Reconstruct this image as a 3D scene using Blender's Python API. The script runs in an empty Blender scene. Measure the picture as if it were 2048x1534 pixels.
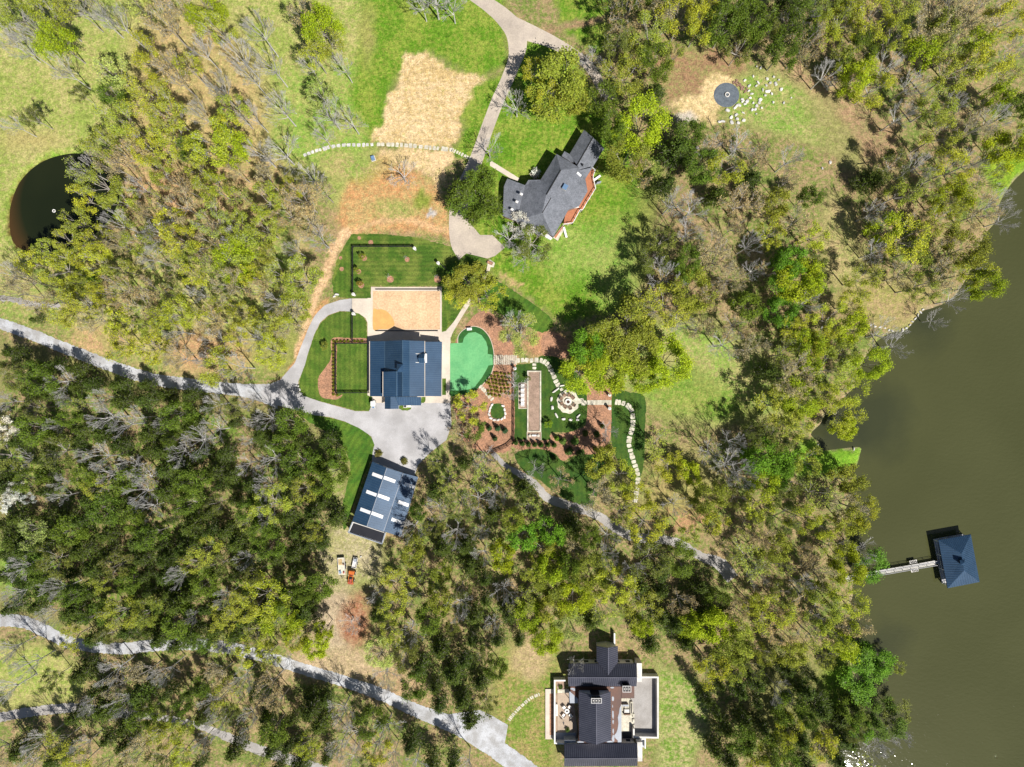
import bpy, bmesh, math, random
import numpy as np
from mathutils import Vector, Matrix

# ------------------------------------------------------------------ camera, sky, sun
S = 0.13            # metres per photo pixel on the ground (photo space 2048 x 1534)
H = 177.49          # flying height of the drone
CX, CY = 1024.0, 767.0
scn = bpy.context.scene
COL = scn.collection

cam_d = bpy.data.cameras.new('camera')
cam_d.sensor_fit = 'HORIZONTAL'
cam_d.sensor_width = 36.0
cam_d.lens = 36.0 * H / (2048 * S)
cam_d.clip_end = 8000
cam_d.clip_start = 1.0
cam = bpy.data.objects.new('camera', cam_d)
cam.location = (0, 0, H)
COL.objects.link(cam)
scn.camera = cam

SUN_EL, SUN_X, SUN_Y = 53.0, 0.63, -0.777      # sun stands to the lower right of the picture
world = bpy.data.worlds.new("World")
scn.world = world
world.use_nodes = True
wn = world.node_tree
bg = wn.nodes['Background']
sky = wn.nodes.new('ShaderNodeTexSky')
sky.sky_type = 'NISHITA'
sky.sun_disc = False
sky.sun_elevation = math.radians(SUN_EL)
sky.sun_rotation = math.atan2(SUN_X, SUN_Y)
sky.altitude = 200
wn.links.new(sky.outputs[0], bg.inputs[0])
bg.inputs[1].default_value = 0.05
sun_d = bpy.data.lights.new('sun', 'SUN')
sun_d.energy = 5.0
sun_d.angle = math.radians(0.53)
sun_d.color = (1.0, 0.955, 0.89)
sun = bpy.data.objects.new('sun', sun_d)
ce = math.cos(math.radians(SUN_EL))
sdir = Vector((SUN_X * ce, SUN_Y * ce, math.sin(math.radians(SUN_EL)))).normalized()
sun.rotation_euler = sdir.to_track_quat('Z', 'Y').to_euler()
sun.location = (60, -70, 150)
COL.objects.link(sun)
scn.view_settings.view_transform = 'Standard'
scn.view_settings.look = 'None'
scn.view_settings.exposure = 0.35
scn.view_settings.gamma = 1.0
scn.render.engine = 'CYCLES'
scn.cycles.max_bounces = 5
scn.cycles.diffuse_bounces = 2
scn.cycles.glossy_bounces = 2
scn.cycles.transmission_bounces = 3
scn.cycles.transparent_max_bounces = 6

# ------------------------------------------------------------------ helpers
def W(px, py, z=0.0):
    """ground point (metres) of something that stands z high and is seen at photo pixel px, py"""
    k = 1 - z / H
    return Vector(((px - CX) * S * k, (CY - py) * S * k, z))

def ZM(ox, oy, s, pts):
    return [(ox + x / s, oy + y / s) for x, y in pts]

def tag(o, label=None, cat=None, group=None, kind=None):
    if label: o['label'] = label
    if cat: o['category'] = cat
    if group: o['group'] = group
    if kind: o['kind'] = kind
    return o

def thing(name, label, cat, loc, rot=0.0, group=None):
    o = bpy.data.objects.new(name, None)
    o.empty_display_size = 0.5
    COL.objects.link(o)
    o.location = loc
    o.rotation_euler = (0, 0, rot)
    return tag(o, label, cat, group)

class MB:
    def __init__(self):
        self.v = []; self.f = []
    def face(self, pts):
        n = len(self.v)
        self.v += [tuple(p) for p in pts]
        self.f.append(tuple(range(n, n + len(pts))))
        return self
    def box(self, c, s, rz=0.0, tilt=None):
        hx, hy, hz = s[0] / 2, s[1] / 2, s[2] / 2
        co, si = math.cos(rz), math.sin(rz)
        n = len(self.v)
        for dz in (-hz, hz):
            for dx, dy in ((-hx, -hy), (hx, -hy), (hx, hy), (-hx, hy)):
                x, y, z = dx, dy, dz
                if tilt:
                    t = tilt
                    y, z = y * math.cos(t) - z * math.sin(t), y * math.sin(t) + z * math.cos(t)
                self.v.append((c[0] + x * co - y * si, c[1] + x * si + y * co, c[2] + z))
        for q in ((3, 2, 1, 0), (4, 5, 6, 7), (0, 1, 5, 4), (1, 2, 6, 5), (2, 3, 7, 6), (3, 0, 4, 7)):
            self.f.append(tuple(n + i for i in q))
        return self
    def prism(self, poly, z0, z1, inset=0.0):
        n = len(self.v); m = len(poly)
        cx = sum(p[0] for p in poly) / m; cy = sum(p[1] for p in poly) / m
        for p in poly: self.v.append((p[0], p[1], z0))
        if inset:
            for p in poly: self.v.append((p[0], p[1], z1 - inset))
            for p in poly:
                d = math.hypot(p[0] - cx, p[1] - cy) or 1
                k = max(0.2, 1 - inset / d)
                self.v.append((cx + (p[0] - cx) * k, cy + (p[1] - cy) * k, z1))
            rings = 3
        else:
            for p in poly: self.v.append((p[0], p[1], z1))
            rings = 2
        for r in range(rings - 1):
            for i in range(m):
                j = (i + 1) % m
                self.f.append((n + r * m + i, n + r * m + j, n + (r + 1) * m + j, n + (r + 1) * m + i))
        self.f.append(tuple(n + (rings - 1) * m + i for i in range(m)))
        self.f.append(tuple(n + i for i in reversed(range(m))))
        return self
    def tube(self, p0, p1, r0, r1, n=6, cap=True):
        p0 = Vector(p0); p1 = Vector(p1)
        d = (p1 - p0)
        if d.length < 1e-6: return self
        d.normalize()
        a = d.orthogonal().normalized(); b = d.cross(a)
        k = len(self.v)
        for p, r in ((p0, r0), (p1, r1)):
            for i in range(n):
                t = 2 * math.pi * i / n
                self.v.append(tuple(p + (a * math.cos(t) + b * math.sin(t)) * r))
        for i in range(n):
            j = (i + 1) % n
            self.f.append((k + i, k + j, k + n + j, k + n + i))
        if cap:
            self.f.append(tuple(k + n + i for i in range(n)))
            self.f.append(tuple(k + i for i in reversed(range(n))))
        return self
    def ring(self, c, r0, r1, z0, z1, n=32):
        k = len(self.v)
        for r, z in ((r0, z0), (r0, z1), (r1, z1), (r1, z0)):
            for i in range(n):
                t = 2 * math.pi * i / n
                self.v.append((c[0] + r * math.cos(t), c[1] + r * math.sin(t), z))
        for a in range(4):
            b = (a + 1) % 4
            for i in range(n):
                j = (i + 1) % n
                self.f.append((k + a * n + i, k + b * n + i, k + b * n + j, k + a * n + j))
        return self
    def each(self, name, mat, parent, n=8):
        out = []
        nf = 6
        for i in range(len(self.v) // n):
            m = MB(); m.v = self.v[i * n:(i + 1) * n]
            m.f = [tuple(j - i * n for j in f) for f in self.f[i * nf:(i + 1) * nf]]
            out.append(m.build(name, mat, parent))
        return out
    def build(self, name, mat, parent=None, origin=None, smooth=False):
        me = bpy.data.meshes.new(name)
        if parent is not None: origin = parent.location
        o = Vector(origin) if origin is not None else Vector((0, 0, 0))
        me.from_pydata([(a - o.x, b - o.y, c - o.z) for a, b, c in self.v], [], self.f)
        bm = bmesh.new(); bm.from_mesh(me)
        bmesh.ops.recalc_face_normals(bm, faces=bm.faces)
        bm.to_mesh(me); bm.free()
        if smooth:
            for p in me.polygons: p.use_smooth = True
        me.materials.append(mat)
        ob = bpy.data.objects.new(name, me)
        COL.objects.link(ob)
        if parent is not None: ob.parent = parent
        else: ob.location = o
        return ob

def copy_thing(root, loc, rot=None, label=None, group=None, scale=None):
    r = root.copy(); COL.objects.link(r)
    r.location = loc
    if rot is not None: r.rotation_euler = (0, 0, rot)
    if scale: r.scale = scale
    if label: r['label'] = label
    if group: r['group'] = group
    for ch in list(root.children):
        c = ch.copy(); COL.objects.link(c); c.parent = r
        for g in list(ch.children):
            d = g.copy(); COL.objects.link(d); d.parent = c
    return r

def catmull(pts, n=6, closed=False):
    P = [np.array(p, float) for p in pts]
    m = len(P); out = []
    rng_ = range(m) if closed else range(m - 1)
    for i in rng_:
        p0 = P[(i - 1) % m] if closed or i > 0 else P[0]
        p1 = P[i]; p2 = P[(i + 1) % m]
        p3 = P[(i + 2) % m] if closed or i + 2 < m else P[-1]
        for k in range(n):
            t = k / n
            out.append(0.5 * ((2 * p1) + (-p0 + p2) * t + (2 * p0 - 5 * p1 + 4 * p2 - p3) * t * t + (-p0 + 3 * p1 - 3 * p2 + p3) * t ** 3))
    if not closed: out.append(P[-1])
    return [tuple(p) for p in out]

def ribbon(pts, n=6):
    """pts (px,py,width px) -> closed pixel polygon"""
    c = catmull(pts, n)
    L, R = [], []
    for i, p in enumerate(c):
        a = c[max(0, i - 1)]; b = c[min(len(c) - 1, i + 1)]
        dx, dy = b[0] - a[0], b[1] - a[1]
        l = math.hypot(dx, dy) or 1
        nx, ny = -dy / l, dx / l
        L.append((p[0] + nx * p[2] / 2, p[1] + ny * p[2] / 2))
        R.append((p[0] - nx * p[2] / 2, p[1] - ny * p[2] / 2))
    return L + R[::-1]

def rough_edge(poly, amp, step=2.0, seed=1):
    """subdivide the outline and jitter it, in pixels"""
    r = random.Random(seed); out = []
    for i, p in enumerate(poly):
        q = poly[(i + 1) % len(poly)]
        l = math.hypot(q[0] - p[0], q[1] - p[1])
        n = max(1, int(l / step))
        for k in range(n):
            t = k / n
            out.append((p[0] + (q[0] - p[0]) * t + r.uniform(-amp, amp), p[1] + (q[1] - p[1]) * t + r.uniform(-amp, amp)))
    return out

def sheet(name, poly, z, mat, kind='structure', label=None, thick=0.0):
    """flat sheet from a pixel polygon laid on the ground"""
    bm = bmesh.new()
    vs = [bm.verts.new(W(p[0], p[1], 0) + Vector((0, 0, z))) for p in poly]
    f = bm.faces.new(vs)
    if f.calc_area() and f.normal.z < 0: f.normal_flip()
    bm.normal_update()
    if bm.faces[:][0].normal.z < 0: bm.faces[:][0].normal_flip()
    if thick:
        r = bmesh.ops.extrude_face_region(bm, geom=bm.faces[:])
        for e in r['geom']:
            if isinstance(e, bmesh.types.BMVert): e.co.z += thick
        bmesh.ops.recalc_face_normals(bm, faces=bm.faces)
    bmesh.ops.triangulate(bm, faces=[f for f in bm.faces if len(f.verts) > 4])
    me = bpy.data.meshes.new(name); bm.to_mesh(me); bm.free()
    me.materials.append(mat)
    o = bpy.data.objects.new(name, me); COL.objects.link(o)
    tag(o, label, None, None, kind)
    return o

def sdf(P, poly):
    """signed distance (negative inside) of Nx2 array to polygon"""
    P = np.asarray(P, float); poly = np.asarray(poly, float)
    d = np.full(len(P), 1e18); inside = np.zeros(len(P), bool)
    for i in range(len(poly)):
        a = poly[i]; b = poly[(i + 1) % len(poly)]
        e = b - a; w = P - a
        t = np.clip((w @ e) / max(1e-9, e @ e), 0, 1)
        q = w - t[:, None] * e
        d = np.minimum(d, (q * q).sum(1))
        c = ((a[1] > P[:, 1]) != (b[1] > P[:, 1]))
        if abs(e[1]) > 1e-12:
            inside ^= c & (P[:, 0] < e[0] * (P[:, 1] - a[1]) / e[1] + a[0])
    d = np.sqrt(d)
    return np.where(inside, -d, d)

# ------------------------------------------------------------------ materials
def new_mat(name):
    m = bpy.data.materials.new(name); m.use_nodes = True
    nt = m.node_tree
    return m, nt, nt.nodes['Principled BSDF']

def N(nt, t, **kw):
    n = nt.nodes.new(t)
    for k, v in kw.items(): setattr(n, k, v)
    return n

def noise(nt, scale, detail=3, rough=0.6, coord=None):
    n = N(nt, 'ShaderNodeTexNoise')
    n.inputs['Scale'].default_value = scale
    n.inputs['Detail'].default_value = detail
    n.inputs['Roughness'].default_value = rough
    if coord is not None: nt.links.new(coord, n.inputs['Vector'])
    return n

def ramp(nt, src, lo, hi, a=0.0, b=1.0):
    r = N(nt, 'ShaderNodeMapRange')
    r.inputs[1].default_value = lo; r.inputs[2].default_value = hi
    r.inputs[3].default_value = a; r.inputs[4].default_value = b
    nt.links.new(src, r.inputs[0])
    return r.outputs[0]

def mixc(nt, fac, a, b, mode='MIX'):
    m = N(nt, 'ShaderNodeMix', data_type='RGBA', blend_type=mode)
    if hasattr(fac, 'is_output'): nt.links.new(fac, m.inputs[0])
    else: m.inputs[0].default_value = fac
    for s, i in ((a, 6), (b, 7)):
        if hasattr(s, 'is_output'): nt.links.new(s, m.inputs[i])
        else: m.inputs[i].default_value = (*s[:3], 1)
    return m.outputs[2]

def gray(nt, v):
    c = N(nt, 'ShaderNodeCombineColor')
    for i in range(3): nt.links.new(v, c.inputs[i])
    return c.outputs[0]

def mat_two(name, a, b, scale=0.6, fine=3.0, rough=0.85, contrast=0.35, bump=0.15, lo=0.4, hi=0.6, metallic=0.0, spec=0.3, coord='pos', stripes=None):
    """two tones mixed by broad noise, multiplied by fine speckle"""
    m, nt, p = new_mat(name)
    if coord == 'pos': co = N(nt, 'ShaderNodeNewGeometry').outputs['Position']
    else: co = N(nt, 'ShaderNodeTexCoord').outputs['Object']
    n1 = noise(nt, scale, 4, 0.6, co)
    col = mixc(nt, ramp(nt, n1.outputs[0], lo, hi), a, b)
    if stripes:
        (dx, dy, per, amt) = stripes
        dot = N(nt, 'ShaderNodeVectorMath', operation='DOT_PRODUCT'); dot.inputs[1].default_value = (dx, dy, 0)
        nt.links.new(co, dot.inputs[0])
        ad = N(nt, 'ShaderNodeMath', operation='MULTIPLY_ADD'); nt.links.new(n1.outputs[0], ad.inputs[0]); ad.inputs[1].default_value = 0.5
        nt.links.new(dot.outputs['Value'], ad.inputs[2])
        mu = N(nt, 'ShaderNodeMath', operation='MULTIPLY'); mu.inputs[1].default_value = 2 * math.pi / per; nt.links.new(ad.outputs[0], mu.inputs[0])
        si = N(nt, 'ShaderNodeMath', operation='SINE'); nt.links.new(mu.outputs[0], si.inputs[0])
        col = mixc(nt, 1.0, col, gray(nt, ramp(nt, si.outputs[0], -0.6, 0.6, 1 - amt, 1 + amt)), 'MULTIPLY')
    n0 = noise(nt, .09, 5, .65, co)
    col = mixc(nt, 1.0, col, gray(nt, ramp(nt, n0.outputs[0], .35, .65, .88, 1.1)), 'MULTIPLY')
    n2 = noise(nt, fine, 3, 0.7, co)
    col = mixc(nt, 1.0, col, gray(nt, ramp(nt, n2.outputs[0], 0.25, 0.75, 1 - contrast, 1 + contrast)), 'MULTIPLY')
    nt.links.new(col, p.inputs['Base Color'])
    p.inputs['Roughness'].default_value = rough
    p.inputs['Metallic'].default_value = metallic
    p.inputs['Specular IOR Level'].default_value = spec
    if bump:
        bn = N(nt, 'ShaderNodeBump'); bn.inputs['Strength'].default_value = 0.6; bn.inputs['Distance'].default_value = bump
        nt.links.new(n2.outputs[0], bn.inputs['Height']); nt.links.new(bn.outputs[0], p.inputs['Normal'])
    return m

M = {}
M['concrete'] = mat_two('concrete', (.62, .54, .44), (.55, .48, .40), .25, 2.2, contrast=.1, bump=.01)
M['drive_concrete'] = mat_two('drive_concrete', (.50, .43, .35), (.42, .36, .30), .2, 2.5, contrast=.16, bump=.01)
M['gravel'] = mat_two('gravel', (.48, .49, .51), (.34, .335, .33), .35, 4, contrast=.28, bump=.03)
M['gravel_warm'] = mat_two('gravel_warm', (.40, .38, .36), (.31, .29, .27), .2, 5, contrast=.28, bump=.04)
M['asphalt_chip'] = mat_two('asphalt_chip', (.46, .45, .455), (.36, .35, .35), .16, 5, contrast=.18, bump=.02)
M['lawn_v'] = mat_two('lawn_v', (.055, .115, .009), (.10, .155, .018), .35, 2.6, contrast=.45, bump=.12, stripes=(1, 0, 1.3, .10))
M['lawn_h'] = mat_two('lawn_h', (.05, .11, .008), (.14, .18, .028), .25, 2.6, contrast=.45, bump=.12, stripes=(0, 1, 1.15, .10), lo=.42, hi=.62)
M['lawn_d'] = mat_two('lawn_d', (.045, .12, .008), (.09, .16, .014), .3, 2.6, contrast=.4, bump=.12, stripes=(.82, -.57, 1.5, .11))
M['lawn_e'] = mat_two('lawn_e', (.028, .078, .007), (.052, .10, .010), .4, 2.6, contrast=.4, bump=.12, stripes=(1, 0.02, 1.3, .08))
M['turf_green'] = mat_two('turf_green', (.15, .42, .17), (.11, .35, .14), .35, 2.5, contrast=.14, bump=.01)
M['turf_fringe'] = mat_two('turf_fringe', (.02, .095, .02), (.03, .12, .02), .6, 3, contrast=.35, bump=.06)
M['mulch'] = mat_two('mulch', (.42, .22, .13), (.30, .165, .10), .8, 3.0, contrast=.6, bump=.08)
M['straw'] = mat_two('straw', (.66, .50, .28), (.5, .36, .17), .8, 3.2, contrast=.5, bump=.08)
M['sand'] = mat_two('sand', (.66, .45, .27), (.56, .37, .215), .45, 2.0, contrast=.32, bump=.06, lo=.35, hi=.65)
M['sand_wet'] = mat_two('sand_wet', (.62, .36, .12), (.55, .32, .11), .5, 2.5, contrast=.08, bump=.02)
M['court'] = mat_two('court_gravel', (.36, .25, .19), (.27, .19, .14), .5, 3, contrast=.3, bump=.03)
M['limestone'] = mat_two('limestone', (.64, .60, .49), (.46, .43, .34), .9, 2.5, contrast=.2, bump=.03)
M['limestone_grey'] = mat_two('limestone_grey', (.62, .60, .57), (.45, .44, .43), .9, 2.5, contrast=.3, bump=.05)
M['white_stone'] = mat_two('white_stone', (.74, .71, .66), (.56, .54, .50), .8, 3, contrast=.15, bump=.02)
M['stucco'] = mat_two('stucco', (.72, .70, .66), (.64, .62, .58), .5, 3, contrast=.08, bump=.01)
M['roof_blue'] = mat_two('roof_blue', (.021, .056, .112), (.027, .066, .128), .4, 2, contrast=.1, bump=0, rough=.42, spec=.5, metallic=.15)
M['roof_blue_rib'] = mat_two('roof_blue_rib', (.055, .105, .165), (.065, .12, .185), .4, 2, contrast=.1, bump=0, rough=.42, spec=.5, metallic=.15)
M['roof_black'] = mat_two('roof_black', (.043, .046, .066), (.052, .055, .077), .4, 2, contrast=.12, bump=0, rough=.4, spec=.5, metallic=.15)
M['roof_black_rib'] = mat_two('roof_black_rib', (.15, .15, .19), (.17, .17, .21), .4, 2, contrast=.1, bump=0, rough=.4, spec=.5, metallic=.15)
M['shingle'] = mat_two('shingle', (.165, .175, .20), (.13, .14, .16), .8, 3.5, contrast=.4, bump=.02, rough=.8)
M['rust_roof'] = mat_two('rust_roof', (.12, .042, .02), (.08, .03, .018), .3, 2, contrast=.25, bump=0, rough=.5)
M['black_membrane'] = mat_two('black_membrane', (.012, .013, .02), (.016, .017, .024), .5, 3, contrast=.1, bump=0, rough=.7)
M['deck_red'] = mat_two('deck_red', (.42, .17, .09), (.36, .145, .075), .6, 3, contrast=.18, bump=.01)
M['deck_grey'] = mat_two('deck_grey', (.50, .50, .52), (.42, .42, .44), .8, 4, contrast=.3, bump=.01)
M['white_paint'] = mat_two('white_paint', (.8, .79, .76), (.74, .73, .70), .5, 3, contrast=.05, bump=0, rough=.5)
M['skylight'] = mat_two('skylight_panel', (.85, .85, .84), (.8, .8, .8), .5, 3, contrast=.04, bump=0, rough=.3)
M['glass'] = mat_two('window_glass', (.03, .04, .05), (.04, .05, .06), .5, 3, contrast=.05, bump=0, rough=.06, spec=.6)
M['skyglass'] = mat_two('blue_cover', (.16, .26, .40), (.14, .23, .36), .5, 3, contrast=.05, bump=0, rough=.3, spec=.6)
M['grey_panel'] = mat_two('grey_panel', (.33, .36, .41), (.28, .31, .36), .5, 3, contrast=.1, bump=0, rough=.4)
M['black_metal'] = mat_two('black_metal', (.015, .015, .017), (.02, .02, .022), .5, 3, contrast=.1, bump=0, rough=.5)
M['dark_wood'] = mat_two('dark_wood', (.12, .06, .035), (.09, .045, .03), 1, 6, contrast=.25, bump=0)
M['chair_wood'] = mat_two('chair_wood', (.24, .15, .10), (.19, .12, .08), 1, 6, contrast=.2, bump=0)
M['orange_paint'] = mat_two('orange_paint', (.62, .17, .03), (.5, .13, .03), 1, 4, contrast=.2, bump=0, rough=.4)
M['red_paint'] = mat_two('red_paint', (.45, .10, .07), (.35, .08, .05), 1, 4, contrast=.25, bump=0, rough=.4)
M['rubber'] = mat_two('rubber', (.02, .02, .02), (.03, .03, .03), 1, 4, contrast=.1, bump=0)
M['slate_pad'] = mat_two('slate_pad', (.13, .155, .18), (.10, .12, .145), .8, 3, contrast=.3, bump=.03)
M['patio_sand'] = mat_two('patio_sand', (.42, .33, .25), (.36, .29, .22), .6, 5, contrast=.18, bump=.01)
M['fire_dark'] = mat_two('fire_dark', (.07, .06, .06), (.04, .035, .035), 3, 8, contrast=.5, bump=.02)
M['brick_brown'] = mat_two('brick_brown', (.30, .18, .13), (.24, .15, .11), 2, 8, contrast=.2, bump=.01)
M['dirt'] = mat_two('dirt_track', (.52, .34, .19), (.44, .27, .14), .6, 2.5, contrast=.3, bump=.05)
# ------------------------------------------------------------------ water and terrain
LAKE = [(2250, 235), (2110, 290), (2048, 340), (2018, 372), (2000, 405), (1992, 440), (1968, 470), (1950, 520), (1930, 560), (1905, 595), (1870, 612), (1846, 620),
        (1829, 640), (1811, 658), (1783, 663), (1755, 680), (1735, 710), (1715, 750), (1690, 790), (1650, 835), (1619, 868), (1636, 889),
        (1653, 903), (1686, 900), (1721, 897), (1724, 908), (1714, 930), (1702, 965), (1700, 1000), (1690, 1050), (1690, 1100), (1702, 1150),
        (1706, 1200), (1702, 1260), (1700, 1310), (1704, 1360), (1700, 1410), (1687, 1450), (1682, 1500), (1684, 1600), (1700, 1700)]
LAKE = [(x + (4 * math.sin(y / 15) + 2.5 * math.sin(y / 6.1 + 1) if y > 700 else 0), y) for x, y in catmull(LAKE, 6)] + [(1700, 9000), (12000, 9000), (12000, 235)]
POND = catmull([(14, 440), (19, 400), (40, 355), (85, 318), (150, 303), (205, 318), (240, 370), (225, 430), (175, 480), (110, 502), (55, 505), (22, 485)], 6, True)
WATER_Z = -0.45

def grid_axis(lo, hi, step, far):
    a = list(np.arange(lo, hi + step * .5, step))
    out = [-f for f in reversed(far) if -f < lo - 1] + a + [f for f in far if f > hi + 1]
    return np.array(out)
gx = grid_axis(-146, 146, 0.65, [150, 160, 185, 230, 320, 500, 900, 2000])
gy = grid_axis(-112, 112, 0.65, [116, 125, 145, 190, 280, 450, 900, 2000])
GX, GY = np.meshgrid(gx, gy)
gp = np.stack([GX.ravel(), GY.ravel()], 1)
gpx = np.stack([gp[:, 0] / S + CX, CY - gp[:, 1] / S], 1)
sl = sdf(gpx, LAKE) * S
spd = sdf(gpx, POND) * S
sd = np.minimum(sl, spd)
def sstep(x, a, b):
    t = np.clip((x - a) / (b - a), 0, 1); return t * t * (3 - 2 * t)
gz = -2.2 * (1 - sstep(sd, -5.0, 1.6))
# shift so that the bank crosses water level near the outline
gz = np.where(sd > 1.6, 0, gz)

# ground tones: (polygon px, softness px, colour A, colour B)
GA = np.tile(np.array([.33, .24, .125]), (len(gp), 1)); GB = np.tile(np.array([.16, .21, .045]), (len(gp), 1))
wr = np.random.default_rng(8)
warp = np.zeros_like(gpx)
for wl, am in ((70, 3.5), (31, 3.0), (14, 2.4), (7.5, 1.8)):
    for _ in range(5):
        th, ph, dr = wr.uniform(0, 6.28, 3)
        warp += (am / 2.2 * np.sin((gpx[:, 0] * math.cos(th) + gpx[:, 1] * math.sin(th)) * 6.28 / wl + ph))[:, None] * np.array([[math.cos(dr), math.sin(dr)]])
gpx_true = gpx; gpx = gpx + warp
def zone(poly, soft, A, B, k=1.0):
    if isinstance(poly[0], (int, float)):
        x, y, rx, ry = poly
        d = (np.hypot((gpx[:, 0] - x) / rx, (gpx[:, 1] - y) / ry) - 1) * min(rx, ry)
    else:
        d = sdf(gpx, poly)
    w = (1 - sstep(d, -soft, soft)) * k
    GA[:] = GA * (1 - w[:, None]) + np.array(A) * w[:, None]
    GB[:] = GB * (1 - w[:, None]) + np.array(B) * w[:, None]
PALE = ((.25, .31, .065), (.40, .36, .14)); LUSH = ((.10, .215, .013), (.235, .29, .045)); TAN = ((.50, .32, .17), (.34, .29, .11))
DRYG = ((.38, .33, .13), (.22, .29, .06)); BROWN = ((.30, .19, .11), (.24, .21, .09)); DIRTC = ((.50, .29, .15), (.40, .31, .15))
OLVG = ((.17, .24, .035), (.28, .26, .08))
zone([(-900, -900), (760, -900), (770, 60), (740, 300), (690, 420), (560, 330), (330, 330), (180, 320), (120, 520), (-900, 560)], 25, *PALE)
zone([(270, 60), (420, 0), (520, 140), (560, 330), (520, 430), (330, 420), (250, 250)], 40, *TAN, .75)
zone((300, 390, 60, 40), 20, *DIRTC); zone((250, 330, 40, 25), 15, *TAN)
zone((100, 150, 90, 70), 40, *PALE); zone((60, 280, 60, 20), 15, *TAN, .5)
zone([(150, 520), (600, 480), (620, 600), (560, 740), (300, 740), (100, 650), (-60, 630), (-60, 560)], 30, *DRYG)
zone([(0, 690), (330, 790), (560, 830), (685, 930), (660, 1120), (590, 1260), (300, 1270), (0, 1215)], 25, (.13, .20, .03), (.31, .22, .12))
zone((200, 680, 60, 25), 15, *TAN); zone((400, 700, 70, 40), 20, (.45, .27, .14), (.38, .28, .13)); zone((470, 700, 80, 30), 30, *DIRTC, .6)
zone((560, 690, 60, 50), 25, *OLVG, .7); zone((180, 560, 25, 20), 10, *LUSH)
zone([(640, 310), (760, 300), (700, 380), (650, 400), (600, 360)], 15, *DRYG)
zone([(560, 150), (740, 130), (740, 300), (620, 330), (540, 300)], 30, (.2, .32, .05), (.32, .33, .1))
zone([(690, -900), (975, -900), (1010, 50), (1018, 130), (960, 160), (850, 105), (790, 160), (770, 250), (745, 295), (700, 200), (720, 60)], 14, *LUSH)
zone((735, 70, 12, 50), 12, *TAN, .5)
zone([(985, -900), (1225, -900), (1225, 70), (1200, 110), (1120, 60)], 8, *LUSH)
zone([(1090, 50), (1215, 30), (1215, 45), (1100, 66)], 5, *BROWN)
zone([(920, 170), (975, 160), (1015, 150), (1000, 200), (940, 320), (905, 310), (930, 250)], 8, *LUSH)
zone([(815, 103), (850, 106), (865, 118), (900, 137), (972, 155), (940, 180), (940, 200), (915, 235), (924, 250), (905, 290), (860, 293), (745, 282), (745, 265), (766, 250), (770, 215), (778, 190), (790, 180), (800, 150), (808, 110)], 4, (.64, .48, .27), (.50, .36, .16))
zone([(757, 298), (905, 300), (912, 315), (890, 340), (882, 390), (865, 380), (868, 350), (800, 330), (760, 315)], 6, (.66, .48, .27), (.5, .38, .18))
zone([(700, 360), (760, 310), (800, 330), (868, 360), (900, 440), (905, 480), (880, 470), (780, 462), (700, 470), (670, 440), (690, 380)], 10, (.50, .26, .11), (.42, .31, .13))
zone((790, 420, 45, 22), 12, *DRYG, .8); zone((845, 400, 18, 18), 8, *LUSH, .8); zone((865, 425, 10, 7), 3, (.45, .42, .4), (.4, .38, .35))
zone((700, 335, 60, 28), 18, (.22, .3, .06), (.4, .32, .14))
zone([(705, 458), (740, 440), (800, 434), (880, 446), (900, 460), (900, 470), (800, 446), (740, 450), (712, 468)], 4, (.6, .38, .2), (.5, .33, .17), .8)
zone([(1045, 85), (1085, 78), (1110, 95), (1160, 140), (1215, 240), (1215, 260), (1330, 330), (1322, 400), (1305, 480), (1290, 560), (1225, 625), (1130, 645), (1060, 600), (985, 548), (960, 480), (940, 440), (935, 330), (985, 250), (1020, 140)], 8, *LUSH)
zone((1140, 500, 60, 60), 30, (.2, .34, .05), (.3, .36, .1), .6); zone((1230, 530, 50, 90), 25, (.2, .32, .06), (.3, .34, .1), .6)
zone([(1000, 545), (1040, 565), (1050, 575), (1030, 572), (1000, 555)], 3, *TAN)
zone([(1310, 100), (1480, 85), (1500, 150), (1480, 160), (1440, 180), (1350, 200), (1300, 160)], 14, (.30, .18, .10), (.27, .24, .09))
zone([(1340, 205), (1400, 190), (1410, 155), (1440, 147), (1470, 155), (1470, 180), (1440, 215), (1430, 250), (1370, 230)], 5, (.66, .5, .27), (.5, .38, .18))
zone((1370, 235, 25, 10), 6, (.55, .48, .4), (.45, .4, .33))
zone([(1475, 150), (1560, 140), (1640, 190), (1720, 270), (1730, 340), (1690, 330), (1640, 290), (1560, 270), (1490, 250), (1450, 240)], 14, (.19, .30, .05), (.36, .33, .13))
zone([(1540, 85), (1640, 140), (1730, 200), (1800, 290), (1790, 350), (1740, 330), (1700, 250), (1600, 170), (1530, 130)], 18, (.40, .26, .15), (.30, .25, .11), .9)
zone([(1600, 200), (1790, 250), (1850, 360), (1760, 420), (1680, 350)], 25, *BROWN, .5)
zone([(1660, 390), (1700, 420), (1730, 520), (1740, 580), (1660, 560), (1640, 470)], 18, (.30, .30, .10), (.40, .31, .15))
zone([(1720, 560), (1860, 560), (1850, 620), (1800, 655), (1740, 640), (1660, 600)], 15, (.28, .27, .08), (.38, .28, .14))
zone([(1960, 330), (2060, 300), (2060, 345), (2000, 400)], 10, (.16, .28, .02), (.25, .34, .03))
zone((1330, 520, 60, 200), 40, *BROWN, .5)
zone([(1290, 640), (1420, 640), (1600, 760), (1560, 830), (1500, 830), (1440, 850), (1330, 830), (1270, 790), (1190, 760), (1180, 720)], 25, (.22, .32, .06), (.36, .32, .13))
zone([(1280, 690), (1360, 700), (1380, 720), (1450, 780), (1440, 800), (1340, 740)], 14, (.42, .31, .17), (.3, .3, .1), .6)
zone([(1290, 740), (1380, 720), (1470, 790), (1530, 825), (1440, 840), (1330, 825), (1290, 790)], 20, *LUSH, .65)
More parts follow.
